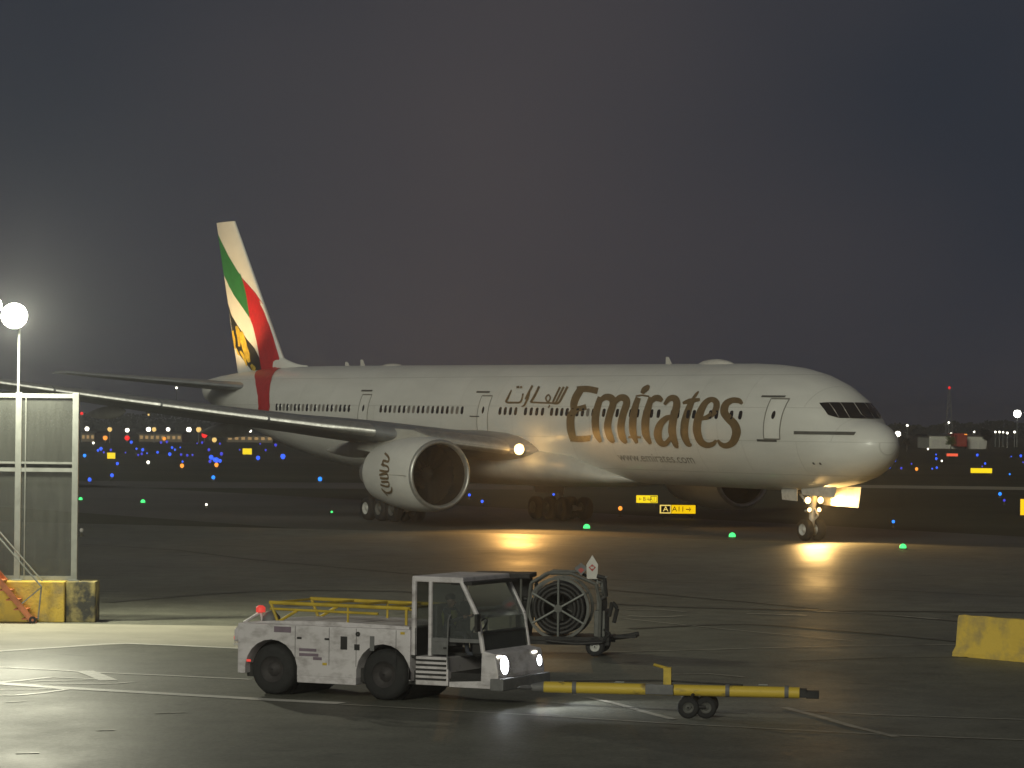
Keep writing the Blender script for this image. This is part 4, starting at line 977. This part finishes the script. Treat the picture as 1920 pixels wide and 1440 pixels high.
MB().path([(-3.1, -.48, rise*n), (-3.1, -.48, rise*n+1.0), (-run*n-.2, -.48, rise*n+1.0), (-run*n-.2, -.48, rise*n)], .022).build('guard_rail', 'orange', steps)
for x in (-3.05, -run*n-.4):
    for y in (-.45, .35): MB().tube((x, y, 0), (x, y, rise*n), .035, n=8).build('leg', 'orange', steps)
MB().lathe([(-.05, .04), (-.05, .10), (.05, .10), (.05, .04)], (-.25, -.45, .10), (0, 1, 0), 14).build('caster', 'tyre', steps)

# ------------------------------------------------------------------ taxiway signs with arrows
def arrow(mb, x, z, w, d, y):
    """flat arrow, d = +1 right, -1 left"""
    mb.prism([(x-d*w/2, z-.025), (x+d*w*.25, z-.025), (x+d*w*.25, z+.025), (x-d*w/2, z+.025)], y, y-.01)
    mb.prism([(x+d*w*.5, z), (x+d*w*.18, z+.13), (x+d*w*.12, z+.10), (x+d*w*.34, z), (x+d*w*.12, z-.10), (x+d*w*.18, z-.13)], y-.011, y-.02)
def text_part(txt, size, x, z, y, m, parent, wscale=1.0):
    me = text_mesh(txt, size)
    for v in me.vertices: v.co = (x+v.co.x*wscale, y, z+v.co.y)
    me.materials.clear(); me.materials.append(M[m])
    o = bpy.data.objects.new('lettering', me); C.objects.link(o); o.parent = parent
    return o
def taxi_sign(px0, px1, pyt, pyb, dist_base, label, panels, rz=0.0):
    base = gp((px0+px1)/2, dist_base); d = base.y
    x0, x1 = pd(px0, pyb, d).x-base.x, pd(px1, pyb, d).x-base.x; z0, z1 = pd((px0+px1)/2, pyb, d).z, pd((px0+px1)/2, pyt, d).z
    e = empty('taxiway_sign', (base.x, base.y, .004), rz); tag(e, label, 'sign')
    MB().box((x0-.06, .0, z0-.06), (x1+.06, .28, z1+.06)).build('housing', 'signblack', e, bevel=.02)
    for x in (x0+.2, x1-.2): MB().tube((x, .14, 0), (x, .14, z0), .04, n=8).build('leg', 'fixture', e)
    return e, x0, x1, z0, z1
e, x0, x1, z0, z1 = taxi_sign(1237, 1304, 947, 963, 972, 'near lit yellow taxiway sign reading A and A11 with right arrow', 2)
w = x1-x0; zc = (z0+z1)/2; hgt_ = z1-z0
MB().box((x0, -.012, z0), (x0+w*.31, -.002, z1)).build('face', 'e_letter', e)
MB().box((x0+w*.035, -.02, z0+hgt_*.12), (x0+w*.29, -.013, z1-hgt_*.12)).build('face', 'signblack', e)
text_part('A', hgt_*.85, x0+w*.165, zc, -.026, 'e_letter', e, 1.1)
MB().box((x0+w*.325, -.012, z0), (x1, -.002, z1)).build('face', 'e_sign', e)
text_part('A11', hgt_*.85, x0+w*.52, zc, -.026, 'signblack', e, 1.05)
mb = MB(); arrow(mb, x0+w*.80, zc, w*.14, 1, -.014); mb.build('arrow', 'signblack', e)
e, x0, x1, z0, z1 = taxi_sign(1193, 1233, 929, 943, 950, 'farther lit yellow taxiway sign with B between two arrows and A11', 2)
w = x1-x0; zc = (z0+z1)/2; hgt_ = z1-z0
MB().box((x0, -.012, z0), (x1, -.002, z1)).build('face', 'e_signfar', e)
mb = MB(); arrow(mb, x0+w*.18, zc, w*.13, -1, -.014); arrow(mb, x0+w*.55, zc, w*.13, 1, -.014); mb.build('arrow', 'signblack', e)
text_part('B', hgt_*.8, x0+w*.38, zc, -.026, 'signblack', e, .9)
mb = MB()
for a, b, c, d in ((.66, .68, .08, .92), (.95, .97, .08, .92)): mb.box((x0+w*a, -.02, z0+hgt_*c), (x0+w*b, -.013, z0+hgt_*d))
mb.box((x0+w*.68, -.02, z0+hgt_*.84), (x0+w*.95, -.013, z0+hgt_*.92)).box((x0+w*.68, -.02, z0+hgt_*.08), (x0+w*.95, -.013, z0+hgt_*.16)).build('border', 'signblack', e)
text_part('A11', hgt_*.75, x0+w*.815, zc, -.026, 'signblack', e, .95)
def far_sign(px0, px1, pyt, pyb, m, label, gy):
    e, x0, x1, z0, z1 = taxi_sign(px0, px1, pyt, pyb, gy, label, 1)
    MB().box((x0, -.012, z0), (x1, -.002, z1)).build('face', m, e)
far_sign(201, 216, 849, 860, 'e_signfar', 'small yellow lit sign in the far field, nearest to the fence', 863)
far_sign(455, 472, 841, 852, 'e_signfar', 'small yellow lit sign in the far field under the wing', 856)
far_sign(1820, 1860, 878, 887, 'e_signfar', 'long blank-looking yellow lit sign in the far field on the right', 891)
far_sign(1775, 1796, 850.5, 855.5, 'e_redsign', 'long red lit sign in front of the far white hangar', 859)
far_sign(1913, 1935, 936, 966, 'e_sign', 'yellow lit sign cut off by the right edge', 972)

# ------------------------------------------------------------------ airfield lights
def fixture(px, py, lens, label, name, cat='light', r=None, group=None, stem=.30, rpx=3.2):
    """a light whose lens shows at the pixel: short stem, cap and dome"""
    g = gp(px, py, stem); d = g.y
    r = r or max(.07, rpx*d/F_PX)
    e = empty(name, (g.x, g.y, .004)); tag(e, label, cat, group)
    MB().tube((0, 0, 0), (0, 0, stem-r*.4), .03, n=8).lathe([(0, r*1.2), (.05, r*1.2), (.06, .02)], (0, 0, 0), (0, 0, 1), 12).build('base', 'fixture', e)
    MB().lathe([(-r, r*.55), (-r*.5, r*.9), (0, r), (r*.5, r*.87), (r*.85, r*.5), (r, .003)], (0, 0, stem), (0, 0, 1), 14).build('lens', lens, e, smooth=60)
    return e
protoF = {}
def far_fixture(px, py, lens, label, name, group, rpx=2.8, stem=.35, z=None, cat='light'):
    """far small light: one mesh with stem and lens"""
    g = gp(px, py, stem); d = g.y
    r = rpx*d/F_PX
    key = (lens, stem)
    if key not in protoF:
        o = MB().tube((0, 0, 0), (0, 0, stem-.02), .04, n=6).lathe([(-.2, .1), (0, .2), (.15, .14), (.2, .003)], (0, 0, stem), (0, 0, 1), 10, 1).build(name, ['fixture', lens], None, smooth=60)
        protoF[key] = o.data
    else:
        o = bpy.data.objects.new(name, protoF[key]); C.objects.link(o)
    k = max(.5, r/.2); o.scale = (k, k, 1 if k < 1 else min(k, 1.0)); o.scale = (k, k, k)
    g = gp(px, py, stem*k); o.location = (g.x, g.y, .002)
    tag(o, label, cat, group); return o
# green taxiway centre line lights under and beside the airliner
for px, py, lb, rp in ((1100, 989, 'green centreline light in front of the fuselage below the gold lettering', 6.5), (1373, 1005, 'green centreline light left of the nose wheel', 6.5), (1693, 1026, 'green centreline light just right of the nose wheel', 6.5),
                   (268, 941, 'green centreline light to the right of the fence', 4.5), (151, 936, 'green centreline light against the fence post', 3.8), (622, 960, 'faint tiny green light left of the main wheels', 1.6)):
    fixture(px, py, 'e_green', lb, 'centreline_light', rpx=rp, stem=.10)
for px, py, lens, lb, rp in ((600, 898, 'e_cyan', 'blue edge light left of the near engine', 4.0), (880, 928, 'e_blue', 'blue edge light touching the right rim of the engine intake', 2.6), (904, 940, 'e_blue', 'blue edge light low to the right of the engine intake', 2.8),
                         (1038, 927, 'e_blue', 'blue edge light above the far main wheels', 2.2), (1142, 909, 'e_cyan', 'pale blue edge light under the gold lettering', 3.2), (1296, 959, 'e_violet', 'violet edge light in front of the near taxiway sign', 4.0),
                         (1675, 978, 'e_cyan', 'pale blue edge light behind the green light beside the nose wheel', 3.0), (1875, 926, 'e_cyan', 'pale blue edge light below the pale runway strip', 3.2), (1883, 938, 'e_violet', 'violet edge light just below the pale blue one at right', 2.4),
                         (400, 895, 'e_cyan', 'pale blue edge light alone below the left cluster', 3.6), (210, 891, 'e_blue', 'blue edge light alone above the green light beside the fence', 3.4), (168, 899, 'e_blue', 'blue edge light closest to the fence', 3.6), (220, 869, 'e_blue', 'blue edge light below the left yellow sign', 2.8)):
    fixture(px, py, lens, lb, 'edge_light', rpx=rp)
fixture(1163, 953, 'e_orange', 'amber guard light left of the taxiway signs', 'guard_light', rpx=4.0, stem=.5)
fixture(387, 946, 'e_white', 'tiny white light low on the dark taxiway left of the main wheels', 'marker_light', rpx=1.4, stem=.2)
for px, py in ((153, 994),): fixture(px, py, 'signwhite', 'small unlit white marker beside the fence post', 'marker_post', cat='marker', rpx=4, stem=.3)
def c4(x, y): return 140+x/4.571, 760+y/4.571
BL = [(485,315,0),(200,385,0),(225,372,0),(310,382,1),(85,430,2),(435,405,1),(530,372,0),(583,380,0),(545,425,1),(620,410,0),(710,402,0),(835,362,0),(860,380,0),(905,360,0),(815,418,0),(912,422,1),(965,428,1),(1010,425,1),(740,318,1),(790,312,1),
      (1050,325,1),(1092,318,1),(1245,328,1),(1150,380,1),(1258,415,1),(925,482,0),(1170,445,0),(1200,465,0),(1245,475,0),(1415,380,1),(1515,420,1),(1572,450,0),(1785,438,0),(1590,330,1),(1722,340,1),(1637,383,1),(250,402,1),(1160,480,1),(575,415,1),(1215,468,0)]
ORD = lambda n: '%d%s' % (n, 'th' if 10 <= n % 100 <= 20 else {1: 'st', 2: 'nd', 3: 'rd'}.get(n % 10, 'th'))
for i_, (x, y, k) in enumerate(sorted(BL)):
    px, py = c4(x, y)
    far_fixture(px, py, ('e_blue', 'e_violet', 'e_cyan')[k], 'tiny %s edge light, %s counted from the fence in the left field cluster' % (('blue', 'violet', 'pale blue')[k], ORD(i_+1)), 'edge_light', 'blue lights of the left field', rpx=random.choice((1.5, 2.0, 2.4, 2.8, 3.2))+(1.5 if x > 1150 and y > 430 else 0))
def c5(x, y): return 1620+x/5.143, 680+y/5.143
for i_, (x, y, k) in enumerate(sorted(((150,1015,0),(200,1015,0),(250,1015,0),(300,945,0),(360,1017,1),(458,975,1),(695,885,0),(697,925,0),(658,1022,0),(702,1012,0),(1093,890,0),(1168,972,0),(1420,905,0),(1512,898,0),(1405,1075,2),(1535,960,1),(1140,1000,1)))):
    px, py = c5(x, y)
    far_fixture(px, py, ('e_blue', 'e_violet', 'e_cyan')[k], 'tiny %s edge light, %s from the airliner nose in the right field' % (('blue', 'violet', 'pale blue')[k], ORD(i_+1)), 'edge_light', 'blue lights of the right field', rpx=random.choice((1.2, 1.6, 2.2, 2.6)))
for x, y, lb in ((920,517,'amber light right under a blue one in the left field'), (1215,510,'amber light below the bright blue group in the left field')):
    px, py = c4(x, y); far_fixture(px, py, 'e_orange', lb, 'guard_light', None, rpx=4.0, stem=.36)
px, py = c5(507, 1025); far_fixture(px, py, 'e_orange', 'lone amber light right of the airliner nose', 'guard_light', None, rpx=3.2, stem=.36)
for x, y, lb, rp in ((160,322,'small white light left of the orange lamp in the far field',2.2), (630,488,'small white light below the blue cluster in the left field',3.0)):
    px, py = c4(x, y); far_fixture(px, py, 'e_white', lb, 'marker_light', None, rpx=rp, stem=.37)
for x, y, lb in ((617,832,'white light at the left corner of the far hangar'), (750,947,'white light among the blue lights below the far hangar')):
    px, py = c5(x, y); far_fixture(px, py, 'e_white', lb, 'marker_light', None, rpx=1.8, stem=.37)

# ------------------------------------------------------------------ lamp masts along the far service road
def mast(px, py, gy, lens, label, group, rpx=3.6, name='lamp_mast', hook=True):
    g = gp(px, gy); d = g.y; top = pd(px, py, d).z; r = rpx*d/F_PX
    e = empty(name, (g.x, g.y, .003)); tag(e, label, 'lamp', group)
    MB().tube((0, 0, 0), (0, 0, top), .10, .06, 8).box((-r*.8, -.1, top+r*.75), (r*.8, .3, top+r*.95)).build('pole', 'steel', e)
    MB().lathe([(-r, r*.5), (-r*.5, r*.9), (0, r), (r*.5, r*.87), (r*.8, r*.5), (r*.86, .003)], (0, -.1, top), (0, 0, 1), 12).build('lens', lens, e, smooth=60)
    return e
for i_, (x, y, l, rp) in enumerate(((105,200,'e_white',4.2),(450,212,'e_white',4.0),(632,205,'e_white',4.4),(800,205,'e_white',3.8),(978,207,'e_white',4.8),(1160,215,'e_white',4.6),(1505,218,'e_white',2.8))):
    px, py = c4(x, y); mast(px, py, 826, l, 'white lamp on a short mast, %s from the fence in the far road row' % ORD(i_+1), 'white lamps of the far road', rp)
for i_, (x, y, rp) in enumerate(((300,205,4.4),(680,205,4.2),(1062,207,5.0),(1197,295,4.6))):
    px, py = c4(x, y); mast(px, py, 830, 'e_yellow', 'warm yellow lamp on a short mast, %s from the fence in the far row' % ORD(i_+1), 'yellow lamps of the far road', rp)
for x, y, rp, lb in ((450,278,4.8,'red lamp below a white one, left of the far row'),(1112,252,5.6,'biggest red lamp in the far row'),(1432,252,4.2,'red lamp below the wing in the far row'),(1622,302,5.0,'rightmost red lamp of the far row'),(58,68,3.0,'red lamp high beside the fence post')):
    px, py = c4(x, y); mast(px, py, 829, 'e_red', lb, 'red lamps of the far row', rp)
for x, y, rp, lb in ((262,278,4.4,'orange lamp under the first yellow lamp'),(768,285,3.4,'pale orange lamp under the white row')):
    px, py = c4(x, y); mast(px, py, 830, 'e_orange', lb, None, rp)
px, py = c4(632, 80); mast(px, py, 824, 'e_yellow', 'dim lamp high above the far row', None, 2.0)
px, py = 330, 727; mast(px, py, 822, 'e_white', 'small bright lamp high on a mast left of the tailplane', None, 2.2)
for i_, (x, y, rp) in enumerate(((1265,668,2.0),(1305,668,2.0),(1340,670,1.8),(1380,678,2.2),(1450,668,2.2))):
    px, py = c5(x, y); mast(px, py, 838, 'e_white', 'small white lamp, %s from the hangar in the row to its right' % ORD(i_+1), 'lamps right of the hangar', rp)
px, py = c5(815, 577); mast(px, py, 840, 'e_white', 'tall white lamp mast standing behind the far tree', None, 2.0)
px, py = c5(838, 686); mast(px, py, 841, 'e_white', 'low white lamp right above the far tree', None, 2.4)
px, py = c5(1060, 666); mast(px, py, 841, 'e_white', 'white lamp mast at the right end of the far hangar', None, 1.8)
px, py = c5(325, 685); mast(px, py, 845, 'e_white', 'bright white lamp just right of the airliner nose', None, 5.5)
px, py = c5(415, 605); mast(px, py, 842, 'e_white', 'small white lamp above the bright one by the nose', None, 2.2)
px, py = c5(1475, 490); mast(px, py, 838, 'e_flood', 'brilliant floodlight on a mast at the far right', None, 7.0)
# red obstruction beacon tower
g = gp(1779, 836); top = pd(1779, 727, g.y).z
tw = empty('beacon_tower', (g.x, g.y, 0)); tag(tw, 'thin lattice tower with a red beacon at its top above the hangar', 'tower')
tb = MB()
for sx in (-1, 1):
    for sy in (-1, 1): tb.tube((sx*1.0, sy*1.0, 0), (sx*.15, sy*.15, top-.4), .06, n=5)
k = 10
for i in range(k):
    t0, t1 = i/k, (i+1)/k; w0, w1 = 1.0-.85*t0, 1.0-.85*t1
    for sy in (-1, 1): tb.tube((-w0, sy*w0, (top-.4)*t0), (w1, sy*w1, (top-.4)*t1), .035, n=4).tube((sy*w0, -w0, (top-.4)*t0), (sy*w1, w1, (top-.4)*t1), .035, n=4)
tb.build('lattice', 'tuggrey', tw)
MB().sphere((0, 0, top), 2.6*g.y/F_PX).build('beacon', 'e_red', tw, smooth=60)

# ------------------------------------------------------------------ far buildings, vehicle, trees
def windowed(name, px0, px1, pyt, gy, m, label, nwin, depth=20, roof='roofdark', lit=None):
    g0, g1 = gp(px0, gy), gp(px1, gy); h = pd(px0, pyt, g0.y).z
    e = empty(name, (g0.x, g0.y, 0)); tag(e, label, 'building'); w = g1.x-g0.x
    MB().box((0, 0, 0), (w, depth, h)).build('wall', m, e)
    MB().box((-.4, -.4, h+.01), (w+.4, depth+.4, h+.35)).build('roof', roof, e)
    pr = None; M['e_win'] = M.get('e_win') or glow('lit window', (1.0, .62, .24), .22)
    for i in range(nwin):
        x = w*(i+.5)/nwin
        if pr is None: pr = MB().box((-w/nwin*.28, -.05, h*.35), (w/nwin*.28, -.005, h*.75)).build('window', 'e_win', e); pr.location.x = x
        else: share(pr, 'window', e, loc=(x, 0, 0))
    return e
windowed('hangar', 1742, 1830, 817, 841, 'hangar', 'long white hangar lit on the far right horizon', 0)
hg = bpy.data.objects['hangar']
for i in range(6):
    MB().box((.6+2.0*i, -.06, .05), (2.3+2.0*i, -.008, 1.9)).build('door_leaf', 'wingwhite', hg)
windowed('low_building', 152, 182, 812, 828, 'farbuild', 'low grey building at the left end of the far road', 3)
windowed('low_building', 260, 352, 813, 828, 'farbuild', 'long brownish low building under the far white lamps', 8)
windowed('low_building', 425, 520, 816, 829, 'farbuild', 'low brown building below the wing in the far row', 7)
# far red truck
g = gp(1812, 842); tr = empty('red_truck', (g.x, g.y, 0), radians(97)); tag(tr, 'red truck parked at the right end of the far hangar', 'truck')
MB().box((-.6, 0, .5), (1.0, 2.2, 2.9)).build('cab', 'truckred', tr, bevel=.1); MB().box((1.05, 0, .7), (6.4, 2.4, 3.3)).build('cargo_box', 'truckred', tr, bevel=.06)
MB().box((-.45, -.03, 1.7), (.85, -.005, 2.5)).build('window', 'winglass', tr)
for x in (.2, 4.2, 5.4): wheel(tr, (x, .15, .5), .5, .3, 'rimdark')
MB().box((-.3, -.06, 3.0), (.6, .3, 3.2)).build('light_bar', 'e_orange', tr)
# trees
def crown(mb, c, rx, rz, n, ls):
    for _ in range(n):
        while True:
            p = Vector((random.uniform(-1, 1), random.uniform(-1, 1), random.uniform(-1, 1)))
            if .25 < p.length < 1: break
        p = Vector((c[0]+p.x*rx, c[1]+p.y*rx, c[2]+p.z*rz)); u = Vector((random.gauss(0, 1), random.gauss(0, 1), random.gauss(0, 1))).normalized(); v = u.orthogonal().normalized(); s = ls*random.uniform(.6, 1.3)
        mb.add([p-u*s, p+v*s*.6, p+u*s, p-v*s*.6], [(0, 1, 2, 3)])
def tree(px, gy, hpx, m, label, ncl=9):
    g = gp(px, gy); k = g.y/F_PX; h = hpx*k
    e = empty('tree', (g.x, g.y, 0)); tag(e, label, 'tree')
    tr = MB().tube((0, 0, 0), (.05*h, 0, h*.45), h*.035, h*.022, 8)
    for i in range(5): q = i*1.3; tr.tube((.04*h, 0, h*.38), (h*.25*cos(q), h*.25*sin(q), h*.7), h*.018, h*.006, 6)
    tr.build('trunk', 'bark', e)
    mb = MB()
    for i in range(ncl): q = random.uniform(0, 6.3); crown(mb, (h*.22*cos(q)*random.random(), h*.22*sin(q)*random.random(), h*random.uniform(.45, .85)), h*.17, h*.14, 110, h*.03)
    mb.build('crown', m, e, recalc=False)
tree(1782, 845, 30, 'leaflit', 'lit green tree in front of the far white hangar', 12)
tree(1850, 843, 40, 'leaf', 'dark rounded tree right of the far red truck'); tree(1700, 845, 26, 'leaf', 'small dark tree between the airliner nose and the far hangar')
tl = MB()
def belt(px0, px1, gy, top, n):
    for i in range(n):
        px = random.uniform(px0, px1); g = gp(px, gy+random.uniform(-1.5, 1.5)); k = g.y/F_PX
        hh = (top + 4*sin(px*.021)+3*sin(px*.067+1)+2*sin(px*.19))*k
        p = Vector((g.x, g.y+random.uniform(0, 20), hh*random.random()**.7)); s = k*random.uniform(1.2, 3.0)
        u = Vector((random.gauss(0, 1), random.gauss(0, .4), random.gauss(0, 1))).normalized(); v = Vector((u.z, 0, -u.x)).normalized() if abs(u.y) < .99 else Vector((1, 0, 0))
        tl.add([p-u*s, p+v*s, p+u*s, p-v*s], [(0, 1, 2, 3)])
belt(-200, 700, 804, 32, 5200); belt(1560, 2150, 822, 27, 5200)
o = tl.build('treeline', 'leaf', None, recalc=False); o['kind'] = 'stuff'; o['label'] = 'dark line of trees on the far horizon'; o['category'] = 'trees'

# ------------------------------------------------------------------ put in for lamp halos and a far veil: added haze
hm = bpy.data.materials.new('added haze'); hm.use_nodes = True
hn = hm.node_tree.nodes; hn.clear(); ho = hn.new('ShaderNodeOutputMaterial'); pv = hn.new('ShaderNodeVolumePrincipled')
pv.inputs['Color'].default_value = (.92, .94, 1, 1); pv.inputs['Density'].default_value = HAZE; pv.inputs['Anisotropy'].default_value = .7
hm.node_tree.links.new(pv.outputs[0], ho.inputs['Volume']); M['haze'] = hm
hz_ = MB().box((-2410, -45, -1), (2410, 3610, 21)).build('haze', 'haze'); hz_['kind'] = 'stuff'; hz_['label'] = 'thin added haze over the airfield'; hz_['category'] = 'haze'
